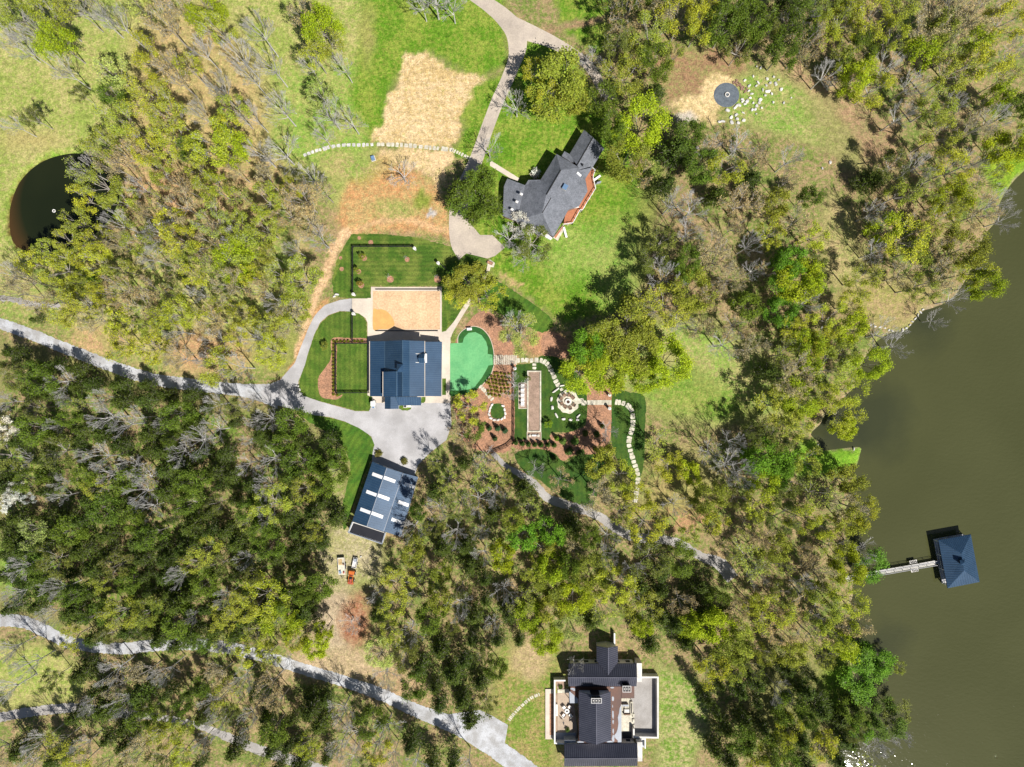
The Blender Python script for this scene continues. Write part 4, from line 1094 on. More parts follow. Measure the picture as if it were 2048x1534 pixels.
tag(mb.build('rubble', M['brick_brown'], origin=W(1480, 172)), 'heap of reddish rubble at the upper right of the round pad', 'rubble', None, 'stuff')
mb = MB(); c = W(1454, 190); mb.ring((c.x, c.y), .42, .62, .03, .38, 24)
tag(mb.build('ring_kerb', M['white_stone'], origin=c), 'small white stone ring in the centre of the round pad', 'fire ring')
# rocks along the lake shore
sh = [(1846, 619), (1841, 624), (1836, 630), (1831, 637), (1825, 643), (1820, 650), (1813, 656), (1806, 660), (1785, 662), (1778, 660), (1770, 656), (1760, 654), (1750, 653), (1742, 650), (1708, 898), (1636, 890)]
for x, y in sh:
    boulder(x, y, rr.uniform(5, 9), rr.uniform(3, 5), rr.uniform(0, 3), 'grey rock on the lake shore, %s' % ('upper peninsula' if y < 700 else 'edge of the small cove'), 'rocks along the lake shore', 'rock', .35, 'limestone_grey', -.3)
# river rocks of the meadow
for x, y, l in ((336, 346, 9), (345, 300, 6), (722, 1113, 5), (1742, 350, 6), (1660, 325, 8), (1644, 337, 6), (1209, 978, 8), (1643, 655, 7)):
    boulder(x, y, l, l * .7, rr.uniform(0, 3), 'lone pale rock lying on open ground, %s' % {336: 'below the upper left wood', 345: 'among the upper left trunks', 722: 'by the trailer', 1742: 'right of the upper meadow', 1660: 'in the upper right meadow', 1644: 'lower edge of the upper right meadow', 1209: 'below the garden lawn', 1643: 'near the lake wood'}[x], None, 'rock', .3, 'limestone_grey')

# fire circle
fc = thing('fire_circle', 'round cream stone fire circle with a dark fire ring', 'fire pit', W(1136, 803.5))
c = W(1136, 803.5)
pts = [(c.x + (22 + 1.2 * math.sin(9 * t) + rr.uniform(-.4, .4)) * S * math.cos(t), c.y + (23.5 + 1.1 * math.sin(8 * t)) * S * math.sin(t)) for t in np.linspace(0, 2 * math.pi, 54, endpoint=False)]
mb = MB(); mb.prism(pts, 0, .09, .03); mb.build('paving', M['limestone'], fc)
mb = MB(); mb.ring((c.x, c.y), .42, .80, .09, .52, 28); mb.build('fire_ring', M['white_stone'], fc)
mb = MB(); mb.ring((c.x, c.y), .0, .42, .09, .28, 20); mb.build('embers', M['fire_dark'], fc)
mb = MB()
for i in range(6): t = i * 1.05; mb.tube((c.x + .3 * math.cos(t), c.y + .3 * math.sin(t), .27), (c.x - .25 * math.cos(t + .3), c.y - .25 * math.sin(t + .3), .36), .05, .05, 5)
mb.build('logs', M['dark_wood'], fc)
for i, (x, y, r0, r1) in enumerate(((1160, 802, 12, 8), (1168, 806, 9, 8))):
    q = W(x, y); mb = MB(); mb.prism(stone_poly(q.x, q.y, r0 * S / 2 * 1.3, r1 * S / 2 * 1.3, .2, rr, 10, .15), 0, .085 - i * .01, .02)
    tag(mb.build('threshold_stone', M['limestone'], origin=q), 'irregular cream stone joining the fire circle to the slab walk, %s' % ('inner' if i == 0 else 'outer'), 'stone slab', 'threshold stones')

def make_chair(name, label, seat_m, group, white=False):
    t = thing(name, label, 'chair', (0, 0, 0), 0, group)
    mb = MB(); 
    for k in range(4): mb.box((0, -.22 + k * .15, .36 + k * .012), (.56, .13, .03))
    mb.build('seat', seat_m, t)
    mb = MB()
    for k in range(5): mb.box((-.24 + k * .12, -.36, .62), (.10, .03, .66 + (.08 if k in (1, 2, 3) else 0)), 0, .28)
    mb.build('backrest', seat_m, t)
    for sx in (-1, 1):
        mb = MB(); mb.box((sx * .34, 0.0, .56), (.13, .72, .03)); mb.build('armrest', seat_m, t)
        mb = MB(); mb.box((sx * .31, .26, .28), (.05, .08, .54)); mb.build('leg', seat_m, t)
        mb = MB(); mb.box((sx * .31, -.25, .22), (.05, .42, .08), 0, -.35); mb.build('leg', seat_m, t)
    return t
FC = (1136, 803.5)
spots = [((1129, 791), 'wooden armchair at the top of the fire circle, left of two'), ((1123, 797.4), 'wooden armchair at the upper left of the fire circle'), ((1138.5, 791), 'wooden armchair at the top of the fire circle, right of two'),
         ((1145, 795.5), 'wooden armchair at the upper right of the fire circle'), ((1124, 807), 'wooden armchair at the left of the fire circle'), ((1130.4, 813), 'wooden armchair at the lower left of the fire circle'),
         ((1147, 809.5), 'wooden armchair at the right of the fire circle'), ((1140, 815), 'wooden armchair at the bottom of the fire circle')]
ch0 = make_chair('garden_chair', spots[0][1], M['chair_wood'], 'armchairs round the fire circle')
for i, ((x, y), lb) in enumerate(spots):
    p = W(x, y); d = W(*FC) - p; a = math.atan2(d.y, d.x) - math.pi / 2
    p.z = .09
    if i == 0: ch0.location = p; ch0.rotation_euler.z = a; ch0.scale = (1.15,) * 3
    else: copy_thing(ch0, p, a, lb)

# bocce court
bc = thing('bocce_court', 'long brown gravel bocce court in a cream stone frame', 'game court', W(1068, 803))
x0, x1, y0, y1 = 1054.3, 1082.3, 741.5, 864
def rect(mb, xa, ya, xb, yb, z0, z1):
    A, B = W(xa, ya), W(xb, yb); mb.box(((A.x + B.x) / 2, (A.y + B.y) / 2, (z0 + z1) / 2), (abs(B.x - A.x), abs(B.y - A.y), z1 - z0)); return mb
mb = MB(); rect(mb, x0 + 2.6, y0 + 2.6, x1 - 2.8, y1 - 2.6, 0, .10); mb.build('playing_surface', M['court'], bc)
mb = MB(); rect(mb, x0, y0, x0 + 2.6, y1, 0, .3); rect(mb, x1 - 2.8, y0, x1, y1, 0, .3); rect(mb, x0 + 2.6, y0, x1 - 2.8, y0 + 2.6, 0, .3); rect(mb, x0 + 2.6, y1 - 2.6, x1 - 2.8, y1, 0, .3)
mb.build('stone_frame', M['limestone'], bc)
mb = MB(); rect(mb, x0 - .5, y1 + .1, x1, 880, 0, .05); mb.build('end_bay', M['court'], bc)
mb = MB(); rect(mb, x0 - .6, y1 + .1, x0 + .5, 880, 0, .14); rect(mb, x1 - .6, y1 + .1, x1 + .5, 880, 0, .14); mb.build('end_kerb', M['limestone'], bc)
mb = MB(); rect(mb, 1037.5, 766, 1053.8, 817, 0, .05); mb.build('seating_bay', M['court'], bc)
mb = MB(); rect(mb, 1037, 765.5, 1038.3, 817.5, 0, .14); rect(mb, 1038.3, 765.5, 1054, 766.6, 0, .14); rect(mb, 1038.3, 816.4, 1054, 817.5, 0, .14); mb.build('bay_kerb', M['limestone'], bc)
names = ['top', 'second from the top', 'middle', 'second from the bottom', 'bottom']
chw = make_chair('lounge_chair', 'top of the five white chairs beside the bocce court', M['white_paint'], 'white chairs beside the bocce court')
for i, y in enumerate((772.3, 781.3, 791, 800.5, 808.5)):
    p = W(1045.7, y); p.z = .05
    if i == 0: chw.location = p; chw.rotation_euler.z = -math.pi / 2; chw.scale = (1.25, 1.25, 1.1)
    else: copy_thing(chw, p, -math.pi / 2, '%s of the five white chairs beside the bocce court' % names[i])
def bench(name, label, px, py, lx, ly, rot, mat, h=.45, back=False, z0=0):
    p = W(px, py); t = thing(name, label, 'bench', (p.x, p.y, z0), rot)
    t.rotation_euler = (0, 0, 0); co, si = math.cos(rot), math.sin(rot)
    def at(x, y, z): return (p.x + x * co - y * si, p.y + x * si + y * co, z0 + z)
    mb = MB()
    for k in range(3): mb.box(at(0, (k - 1) * ly / 3, h), (lx, ly / 3 - .02, .05), rot)
    mb.build('seat', mat, t)
    for s_ in (-1, 1):
        mb = MB(); mb.box(at(s_ * lx * .4, 0, h / 2), (.1, ly * .8, h - .05), rot); mb.build('leg', mat, t)
    if back:
        mb = MB(); mb.box(at(0, ly / 2, h + .3), (lx, .05, .45), rot); mb.build('backrest', mat, t)
    return t
bench('garden_bench', 'white bench between two round planters at the foot of the bocce court', 1068.3, 870.8, 1.15, .45, 0, M['white_paint'], .45)
bench('garden_bench', 'white bench on the dark fringe at the top of the putting green', 939, 658.7, 1.3, .6, .08, M['white_paint'], .45, True)
for x, lb in ((1059.8, 'left'), (1076.7, 'right')):
    p = W(x, 871.2); t = thing('round_planter', 'round white planter on the %s of the bench below the bocce court' % lb, 'planter', p, 0, 'white planters at the bench')
    mb = MB(); mb.tube((p.x, p.y, 0), (p.x, p.y, .5), .22, .34, 16); mb.build('pot', M['white_stone'], t)
    mb = MB(); mb.tube((p.x, p.y, .5), (p.x, p.y, .56), .27, .22, 12); mb.build('soil', M['limestone'], t)

# lantern pillars
def pillar(px, py, label):
    zt = 2.1; p = W(px, py, 2.0); p.z = 0
    t = thing('lantern_pillar', label, 'pillar', p, 0, 'white topped stone pillars')
    mb = MB(); mb.prism([(p.x + .32 * math.cos(a), p.y + .32 * math.sin(a)) for a in np.linspace(0, 2 * math.pi, 16, endpoint=False)], 0, 1.75, .03); mb.build('shaft', M['white_stone'], t)
    mb = MB(); mb.prism([(p.x + .42 * math.cos(a), p.y + .42 * math.sin(a)) for a in np.linspace(0, 2 * math.pi, 16, endpoint=False)], 1.75, 1.92, .05); mb.build('cap', M['white_paint'], t)
    mb = MB(); mb.tube((p.x, p.y, 1.92), (p.x, p.y, 2.1), .26, .14, 12); mb.build('finial', M['white_stone'], t)
for a in ((828.5, 496, 'white pillar at the right end of the black fence above the sand court lawn'), (876, 525.5, 'white pillar alone on the lawn above the sand court, left of the olive tree'), (706, 588, 'white pillar on the upper side of the drive gate'),
          (706, 627, 'white pillar on the lower side of the drive gate'), (1219.5, 790, 'white pillar on the upper side of the slab walk'), (1219.5, 817, 'white pillar on the lower side of the slab walk'), (1030, 737, 'white pillar just below the plank steps')):
    pillar(*a)

def fence(label, pts, mat='black_metal', h=1.3, spacing=1.95, wide=.09):
    A = W(*pts[0]); t = thing('rail_fence', label, 'fence', A)
    rails = MB(); mesh_ = MB()
    for i in range(len(pts) - 1):
        a, b = W(*pts[i]), W(*pts[i + 1]); L = (b - a).length; an_ = math.atan2(b.y - a.y, b.x - a.x); c = (a + b) / 2
        rails.box((c.x, c.y, h - .03), (L, .16, .05), an_)
        for z in (.35, .7, 1.05): rails.box((c.x, c.y, z), (L, .04, .14), an_)
        k = max(1, round(L / spacing))
        for j in range(k + (1 if i == len(pts) - 2 else 0)):
            q = a.lerp(b, j / k); mb = MB(); mb.box((q.x, q.y, h / 2 + .04), (.15, .15, h + .08), an_); mb.build('post', M[mat], t)
        k2 = int(L / .22)
        for j in range(k2):
            q = a.lerp(b, (j + .5) / k2); mesh_.box((q.x, q.y, .6), (.025, .025, 1.1), an_)
    mesh_.v and mesh_.build('picket_panel', M[mat], t); rails.build('rail_panel', M[mat], t)
    return t
fence('black rail fence along the top of the sand court lawn', [(707, 494), (824, 494)])
fence('black rail fence down the left side of the sand court lawn', [(706.5, 495), (706.5, 584)])
fence('short black fence from the drive gate down to the clipped shrubs', [(706, 631), (706, 683)])
fence('black fence above the left side lawn, behind the shrub row', [(674, 687.5), (738, 687.5)])
fence('black fence down the left side lawn beside the shrub column', [(672.8, 688), (672.8, 785)])
fence('black fence below the left side lawn', [(674, 785.5), (739, 785.5)])
fence('black fence between the mulch bed and the bocce lawn', [(1028, 744), (1028, 880)], 'dark_wood')
fence('brown curved fence at the foot of the mulch bed', [(1027, 881), (1015, 892), (1000, 899), (985, 905)], 'dark_wood')
fence('short fence beside the lone pillar running under the olive tree', [(880, 528), (898, 543)])
# ground marks
for ax in (757, 576): pass
for (xa, xb, y, lb) in ((751, 877, 578.6, 'long dark bench slot on the upper edge of the sand court'), (751, 876, 661.6, 'long dark bench slot on the lower edge of the sand court')):
    a, b = W(xa, y), W(xb, y); c = (a + b) / 2; mb = MB(); mb.box((c.x, c.y, .22), ((b - a).length, .22, .06))
    for k in range(9): q = a.lerp(b, (k + .5) / 9); mb.box((q.x, q.y, .11), (.12, .16, .18))
    tag(mb.build('low_bench', M['black_metal'], origin=(c.x, c.y, 0)), lb, 'bench', 'low benches of the sand court')
# tree rings (mulch) in the lawn
for x, y, r in ((741.5, 485, 5), (718.5, 476, 3.5), (681, 515.5, 3.5), (683.5, 538, 4.5), (814.5, 519, 5), (780.5, 558.5, 7), (875, 558.5, 7), (717.5, 543, 5), (728, 516, 6), (722.5, 570.5, 6), (922, 608.5, 4.5), (1053, 767, 0)):
    if r: sheet('tree_ring', rough_edge([(x + r * math.cos(t), y + r * math.sin(t)) for t in np.linspace(0, 6.28, 14, endpoint=False)], .4, 3, int(x)), .022, M['mulch'])

# vehicles and machines
def wheel(t, x, y, z, r, w, rz):
    mb = MB(); d = Vector((math.cos(rz), math.sin(rz), 0)); c = Vector((x, y, z)); mb.tube(c - d * w / 2, c + d * w / 2, r, r, 14); o = mb.build('wheel', M['rubber'], t)
    mb = MB(); mb.tube(c - d * (w / 2 + .02), c + d * (w / 2 + .02), r * .5, r * .5, 10)
    h = mb.build('hub', M['white_paint'], t); h.parent = o
def local(t, p, rz):
    co, si = math.cos(rz), math.sin(rz)
    return lambda x, y, z: (p.x + x * co - y * si, p.y + x * si + y * co, z)
p = W(684.5, 1131); rz = .06
tr = thing('trailer', 'cream flatbed trailer loaded with boards, parked below the barn', 'trailer', p); L_ = local(tr, p, rz)
mb = MB(); mb.box(L_(0, 0, .62), (1.75, 4.5, .1), rz); mb.build('bed', M['limestone'], tr)
mb = MB()
for x in (-.86, .86): mb.box(L_(x, 0, .78), (.06, 4.5, .3), rz)
mb.box(L_(0, 2.24, .85), (1.8, .06, .45), rz); mb.build('side_boards', M['stucco'], tr)
mb = MB(); mb.tube(L_(-.6, -2.2, .5), L_(0, -3.2, .5), .05, .05, 6); mb.tube(L_(.6, -2.2, .5), L_(0, -3.2, .5), .05, .05, 6); mb.build('drawbar', M['black_metal'], tr)
for x in (-.98, .98):
    for y in (-.45, .45): 
        q = L_(x, y, .36); wheel(tr, *q, .36, .2, rz)
mb = MB()
for k in range(8): mb.box(L_(-.3 + (k % 2) * .02, .4 + k * .2, .71 + .02 * (k % 3)), (.95, .15, .06), rz)
tag(mb.build('lumber', M['straw'], origin=L_(-.3, 1, .67)), 'short boards stacked across the front of the trailer', 'lumber')
mb = MB(); mb.box(L_(.55, .5, .85), (.35, .4, .35), rz); tag(mb.build('crate', M['brick_brown'], origin=L_(.55, .5, .67)), 'brown crate midway along the right edge of the trailer', 'crate')
mb = MB(); mb.box(L_(-.4, -1.45, .85), (.45, .75, .35), rz + .2); tag(mb.build('toolbox', M['skyglass'], origin=L_(-.4, -1.45, .67)), 'blue box near the rear left corner of the trailer', 'box')
mb = MB(); mb.box(L_(.5, -1.6, .82), (.3, .5, .3), rz - .1); tag(mb.build('crate', M['red_paint'], origin=L_(.5, -1.6, .67)), 'reddish box near the rear right corner of the trailer', 'crate')
p = W(704, 1152); rz = -.14
tk = thing('tractor', 'orange compact tractor with a loader frame, parked below the barn', 'tractor', p); L_ = local(tk, p, rz)
mb = MB(); mb.prism([L_(x, y, 0)[:2] for x, y in ((-.7, .85), (.7, .85), (.75, 1.75), (-.75, 1.75))], 1.0, 1.65, .12); mb.build('engine_cover', M['orange_paint'], tk)
mb = MB(); mb.box(L_(0, -.1, .8), (.55, 2.3, .45), rz); mb.build('chassis', M['red_paint'], tk)
mb = MB()
for x in (-.55, .55): mb.box(L_(x, -.35, 1.25), (.12, 2.7, .14), rz)
mb.box(L_(0, .3, 1.27), (1.1, .1, .12), rz); mb.build('loader_arms', M['orange_paint'], tk)
mb = MB(); mb.prism([L_(x, y, 0)[:2] for x, y in ((-.75, -2.0), (.75, -2.0), (.7, -1.35), (-.7, -1.35))], .3, .75, .1); mb.build('bucket', M['red_paint'], tk)
mb = MB(); mb.box(L_(0, -.2, 1.25), (.5, .5, .45), rz); mb.build('seat', M['rubber'], tk)
for x, y, r in ((-.75, 1.1, .5), (.75, 1.1, .5), (-.7, -.85, .38), (.7, -.85, .38)): wheel(tk, *L_(x, y, r), r, .3, rz)
p = W(711, 1124); rz = -.2
bx = thing('utility_trailer', 'small white trailer behind the orange tractor, half in tree shade', 'trailer', p); L_ = local(bx, p, rz)
mb = MB(); mb.box(L_(0, 0, .5), (1.1, 2.7, .12), rz); mb.build('bed', M['white_stone'], bx)
mb = MB()
for x in (-.52, .52): mb.box(L_(x, 0, .75), (.05, 2.7, .4), rz)
mb.box(L_(0, -1.33, .75), (1.0, .05, .4), rz); mb.build('side_boards', M['white_paint'], bx)
for x in (-.65, .65): wheel(bx, *L_(x, -.2, .3), .3, .16, rz)
mb = MB(); mb.box(L_(0, .7, .85), (.7, .8, .5), rz + .2); tag(mb.build('drum_box', M['grey_panel'], origin=L_(0, .7, .56)), 'grey box standing in the small white trailer', 'box')
# golf cart
p = W(747.8, 808.5); rz = 0
gc = thing('golf_cart', 'small white golf cart parked at the lower left corner of the pavilion', 'golf cart', p); L_ = local(gc, p, rz)
mb = MB(); mb.prism([L_(x, y, 0)[:2] for x, y in ((-.5, -1.0), (.5, -1.0), (.5, .9), (.3, 1.05), (-.3, 1.05), (-.5, .9))], .3, .75, .1); mb.build('body', M['white_paint'], gc)
mb = MB(); mb.prism([L_(x, y, 0)[:2] for x, y in ((-.52, -.5), (.52, -.5), (.5, .8), (-.5, .8))], 1.75, 1.83, .03); mb.build('canopy', M['white_paint'], gc)
mb = MB()
for x in (-.45, .45):
    for y in (-.45, .7): mb.tube(L_(x, y, .7), L_(x, y, 1.76), .025, .025, 6)
mb.build('canopy_frame', M['black_metal'], gc)
mb = MB(); mb.box(L_(.05, -.75, .85), (.6, .45, .3), rz); mb.build('seat', M['skyglass'], gc)
for x in (-.5, .5):
    for y in (-.7, .65): wheel(gc, *L_(x, y, .24), .24, .16, rz)
p = W(811, 812.3); ac = thing('air_conditioner', 'round fan air conditioner on the grass patch in front of the pavilion', 'air conditioner', p)
mb = MB(); mb.box((p.x, p.y, .35), (.8, .8, .7)); mb.build('case', M['white_stone'], ac)
mb = MB(); mb.ring((p.x, p.y), .0, .3, .70, .72, 18); mb.build('fan', M['black_metal'], ac)
p = W(818.5, 812.4); bt = thing('white_cabinet', 'long white cabinet on the grass patch in front of the pavilion', 'cabinet', p)
mb = MB(); mb.box((p.x, p.y, .3), (1.05, .5, .6)); mb.build('case', M['white_paint'], bt)
mb = MB(); mb.box((p.x, p.y, .62), (1.12, .56, .05)); mb.build('lid', M['white_stone'], bt)
lawn([(799, 811), (823, 811), (822, 818), (815, 821), (805, 821), (798, 817)], M['lawn_v'], .04, False, .4); lawn([(843, 794), (851, 794), (851, 803), (847, 806), (842, 806)], M['lawn_v'], .04, False, .4)
lawn([(884, 757), (892, 757), (892, 790), (884, 790)], M['lawn_v'], .04, False, .2); lawn([(731, 790), (744, 793), (744, 812), (738, 818), (730, 808)], M['lawn_v'], .03, False, .6)
p = W(947, 1264 / 1.0); 
# electrical box, meadow
p = W(746.5, 317.5); ub = thing('utility_box', 'small blue utility box on the grass below the flagstone row', 'utility box', p)
mb = MB(); mb.box((p.x, p.y, .4), (.85, 1.1, .8), .3); mb.build('case', M['skyglass'], ub); mb = MB(); mb.box((p.x, p.y, .03), (1.2, 1.4, .06), .3); mb.build('pad', M['concrete'], ub)
# grill under cover and brick planter
p = W(1196.5, 367.5); gr = thing('covered_grill', 'dark covered grill beside the red deck', 'grill', p)
mb = MB(); mb.prism([(p.x + a, p.y + b) for a, b in ((-.7, -.3), (.6, .1), (.75, .5), (-.55, .15))], 0, 1.0, .15); mb.build('cover', M['grey_panel'], gr); mb = MB(); mb.box((p.x - .1, p.y + .35, .5), (.9, .3, .9), .3); mb.build('side_table', M['rubber'], gr)
for i in range(6):
    flagstone(1184.5 + i * 2.0 + 0, 351 - i * 3.4, 2.6, 2.4, 0, 'small white stepping stone in the row beside the upper end of the red deck', 'small white stones by the deck', rr)
p = W(980, 526); bp = thing('brick_planter', 'small brick planter at the head of the garden walk', 'planter', p)
mb = MB(); mb.box((p.x, p.y, .25), (1.5, .75, .5), -.4); mb.build('brick_wall', M['brick_brown'], bp); mb = MB(); mb.box((p.x, p.y, .5), (1.15, .45, .06), -.4); mb.build('soil', M['mulch'], bp)
sheet('brick_paving', [(973, 524), (980, 519), (990, 526), (987, 535), (978, 533)], .032, M['limestone'])
# patio furniture of the bottom house
pt = W(*K_(180, 573)); tb = thing('fire_table', 'round white fire table among four chairs on the west patio', 'table', pt)
mb = MB(); mb.ring((pt.x, pt.y), .27, .62, .4, .48, 24); mb.build('table_ring', M['white_paint'], tb); mb = MB(); mb.tube((pt.x, pt.y, 0), (pt.x, pt.y, .40), .3, .45, 16); mb.build('base', M['white_stone'], tb); mb = MB(); mb.ring((pt.x, pt.y), 0, .27, .38, .43, 16); mb.build('burner', M['fire_dark'], tb)
def make_arm(label):
    t = thing('armchair', label, 'armchair', (0, 0, 0), 0, 'white armchairs on the west patio')
    mb = MB(); mb.box((0, 0, .3), (.75, .7, .22)); mb.build('seat', M['white_paint'], t)
    mb = MB(); mb.box((0, -.4, .5), (.8, .12, .6)); mb.build('backrest', M['white_stone'], t)
    for s_ in (-1, 1):
        mb = MB(); mb.box((s_ * .41, 0, .38), (.09, .75, .35)); mb.build('armrest', M['chair_wood'], t)
    mb = MB()
    for a in (-.33, .33):
        for b in (-.3, .3): mb.box((a, b, .1), (.06, .06, .2))
    mb.build('legs', M['black_metal'], t)
    return t
ar = None
for x, y, lb in ((160, 548, 'white armchair at the upper left of the fire table'), (198, 545, 'white armchair at the upper right of the fire table'), (158, 600, 'white armchair at the lower left of the fire table'), (204, 600, 'white armchair at the lower right of the fire table')):
    p = W(*K_(x, y)); d = pt - p; a = math.atan2(d.y, d.x) - math.pi / 2; p.z = .02
    if ar is None: ar = make_arm(lb); ar.location = p; ar.rotation_euler.z = a; ar.scale = (1.1,) * 3
    else: copy_thing(ar, p, a, lb)
p = W(*K_(580, 572, .45)); so = thing('outdoor_sofa', 'square cream outdoor sofa group on the east terrace', 'sofa', p)
mb = MB(); mb.box((p.x, p.y, .75), (1.3, .9, .35)); mb.build('seat', M['white_stone'], so); mb = MB(); mb.box((p.x, p.y - .75, .85), (1.6, .3, .75)); mb.build('backrest', M['chair_wood'], so)
p = W(*K_(578, 545, .45)); ft = thing('coffee_table', 'low cream table above the sofa on the east terrace', 'table', p)
mb = MB(); mb.box((p.x, p.y, .82), (.9, .7, .07)); mb.build('top', M['limestone'], ft); mb = MB(); mb.box((p.x, p.y, .62), (.5, .4, .33)); mb.build('base', M['white_stone'], ft)
p = W(*K_(570, 530, .45)); sv = thing('sideboard', 'narrow dark topped sideboard on the east terrace', 'sideboard', p)
mb = MB(); mb.box((p.x, p.y, .85), (1.6, .4, .8)); mb.build('case', M['limestone'], sv); mb = MB(); mb.box((p.x, p.y, 1.27), (1.66, .45, .04)); mb.build('top', M['grey_panel'], sv)
p = W(*K_(155, 640)); um = thing('folded_parasol', 'dark folded parasol standing on the west patio', 'parasol', p)
mb = MB(); mb.tube((p.x, p.y, 0), (p.x, p.y, 2.5), .03, .03, 8); mb.build('pole', M['black_metal'], um); mb = MB(); mb.tube((p.x, p.y, 1.0), (p.x, p.y, 2.45), .22, .05, 10); mb.build('canopy', M['grey_panel'], um)
# fountain ring in the pond
p = W(106, 421); p.z = WATER_Z; fo = thing('fountain', 'small white floating fountain ring on the dark pond', 'fountain', p)
mb = MB(); mb.ring((p.x, p.y), .26, .42, WATER_Z - .05, WATER_Z + .14, 20); mb.build('float', M['white_paint'], fo); mb = MB(); mb.tube((p.x, p.y, WATER_Z), (p.x, p.y, WATER_Z + .3), .07, .04, 8); mb.build('nozzle', M['black_metal'], fo)
# ------------------------------------------------------------------ vegetation
def tint_attr(me, vals):
    at = me.attributes.new('tint', 'FLOAT_COLOR', 'POINT')
    at.data.foreach_set('color', np.concatenate([vals, np.ones((len(vals), 1))], 1).astype(np.float32).ravel())

def raw_mesh(name, co, quads, mat, tint=None, smooth=False):
    me = bpy.data.meshes.new(name)
    co = np.asarray(co, np.float32); quads = np.asarray(quads, np.int32)
    k = quads.shape[1]
    me.vertices.add(len(co)); me.vertices.foreach_set('co', co.ravel())
    me.loops.add(quads.size); me.loops.foreach_set('vertex_index', quads.ravel())
    me.polygons.add(len(quads)); me.polygons.foreach_set('loop_start', np.arange(0, quads.size, k, dtype=np.int32))
    me.polygons.foreach_set('loop_total', np.full(len(quads), k, dtype=np.int32))
    me.update(calc_edges=True)
    if tint is not None: tint_attr(me, tint)
    me.materials.append(mat)
    return me

def leaf_mat(name, trans=.3, rough=.6):
    m, nt, p = new_mat(name)
    oc = N(nt, 'ShaderNodeObjectInfo').outputs['Color']
    at = N(nt, 'ShaderNodeAttribute', attribute_name='tint').outputs['Color']
    col = mixc(nt, 1, oc, at, 'MULTIPLY')
    nt.links.new(col, p.inputs['Base Color']); p.inputs['Roughness'].default_value = rough; p.inputs['Specular IOR Level'].default_value = .25
    tr = N(nt, 'ShaderNodeBsdfTranslucent'); nt.links.new(col, tr.inputs[0])
    mx = N(nt, 'ShaderNodeMixShader'); mx.inputs[0].default_value = trans
    nt.links.new(p.outputs[0], mx.inputs[1]); nt.links.new(tr.outputs[0], mx.inputs[2])
    nt.links.new(mx.outputs[0], nt.nodes['Material Output'].inputs['Surface'])
    return m
M['leaf'] = leaf_mat('leaves')
M['bark'] = mat_two('bark', (.30, .27, .235), (.42, .39, .35), 1.5, 6, contrast=.25, bump=.02, coord='obj')
M['bark_pale'] = mat_two('bark_pale', (.46, .45, .43), (.56, .545, .53), 1.5, 6, contrast=.2, bump=.02, coord='obj')
M['bark_dark'] = mat_two('bark_dark', (.13, .10, .08), (.19, .15, .12), 1.5, 6, contrast=.25, bump=.02, coord='obj')

def skeleton(seed, h, R, trunk=.42, limbs=6, levels=4, splits=(4, 3, 3, 3), open_=.75, jit=.35):
    """segments (p0,p1,r0,r1,level) and twig tips"""
    r = random.Random(seed); seg = []; tips = []
    lean = Vector((r.uniform(-.05, .05), r.uniform(-.05, .05), 1)).normalized()
    p = Vector((0, 0, 0)); n = 4; rad = .021 * h * .75
    pts = [p]
    for i in range(n):
        q = p + (lean + Vector((r.uniform(-.05, .05), r.uniform(-.05, .05), 0))).normalized() * (h * trunk / n)
        seg.append((p, q, rad * (1 - .1 * i), rad * (1 - .1 * (i + 1)), 0)); p = q; pts.append(p)
    top = p
    def grow(p, d, L, rad, lv):
        mid = p + d * L * .5
        d2 = (d + Vector((r.uniform(-jit, jit), r.uniform(-jit, jit), r.uniform(-.1, .3))) * .5).normalized()
        end = mid + d2 * L * .5
        seg.append((p, mid, rad, rad * .75, lv)); seg.append((mid, end, rad * .75, rad * .5, lv))
        if lv >= levels:
            tips.append(end); tips.append(mid); return
        k = splits[min(lv - 1, len(splits) - 1)]
        for j in range(k):
            src = end if j < k - 1 or r.random() < .5 else mid
            ax = Vector((r.gauss(0, 1), r.gauss(0, 1), r.gauss(0, .6))).normalized()
            nd = (d2 + ax * r.uniform(.35, .75) + Vector((0, 0, .12))).normalized()
            if j == 0: nd = (d2 + ax * .15).normalized()
            grow(src, nd, L * r.uniform(.55, .75), rad * .5, lv + 1)
    a0 = r.uniform(0, 6.28)
    for i in range(limbs):
        a = a0 + 2 * math.pi * i / limbs + r.uniform(-.35, .35); el = r.uniform(.35, .95) if i else 1.5
        st = pts[-1] if i < limbs * .6 else pts[-1 - r.randint(0, 1)]
        d = Vector((math.cos(a) * open_, math.sin(a) * open_, el)).normalized()
        grow(st, d, h * .24 * r.uniform(.8, 1.15), rad * .5, 1)
    E = np.array([t[:] for t in tips]); ex = np.percentile(np.hypot(E[:, 0], E[:, 1]), 93); ez = np.percentile(E[:, 2], 99)
    sx = R / ex; sz = (h - h * trunk * .6) / max(.1, (ez - h * trunk * .6))
    def f(v): return Vector((v.x * sx, v.y * sx, v.z if v.z < h * trunk * .6 else h * trunk * .6 + (v.z - h * trunk * .6) * sz))
    seg = [(f(a), f(b), c, d, l) if l else (Vector((a.x * sx * .3, a.y * sx * .3, f(a).z)), Vector((b.x * sx * .3, b.y * sx * .3, f(b).z)), c, d, l) for a, b, c, d, l in seg]
    # reattach limbs to the narrowed trunk
    tr = [s for s in seg if s[4] == 0]
    out = list(tr)
    for s in seg:
        if s[4] == 1:
            q = min(tr, key=lambda t: (t[1] - s[0]).length)
            if (s[0] - q[1]).length < .12 * h and abs(s[0].z - q[1].z) < .4: s = (q[1], s[1], s[2], s[3], s[4])
        if s[4] > 0: out.append(s)
    return out, [f(t) for t in tips]

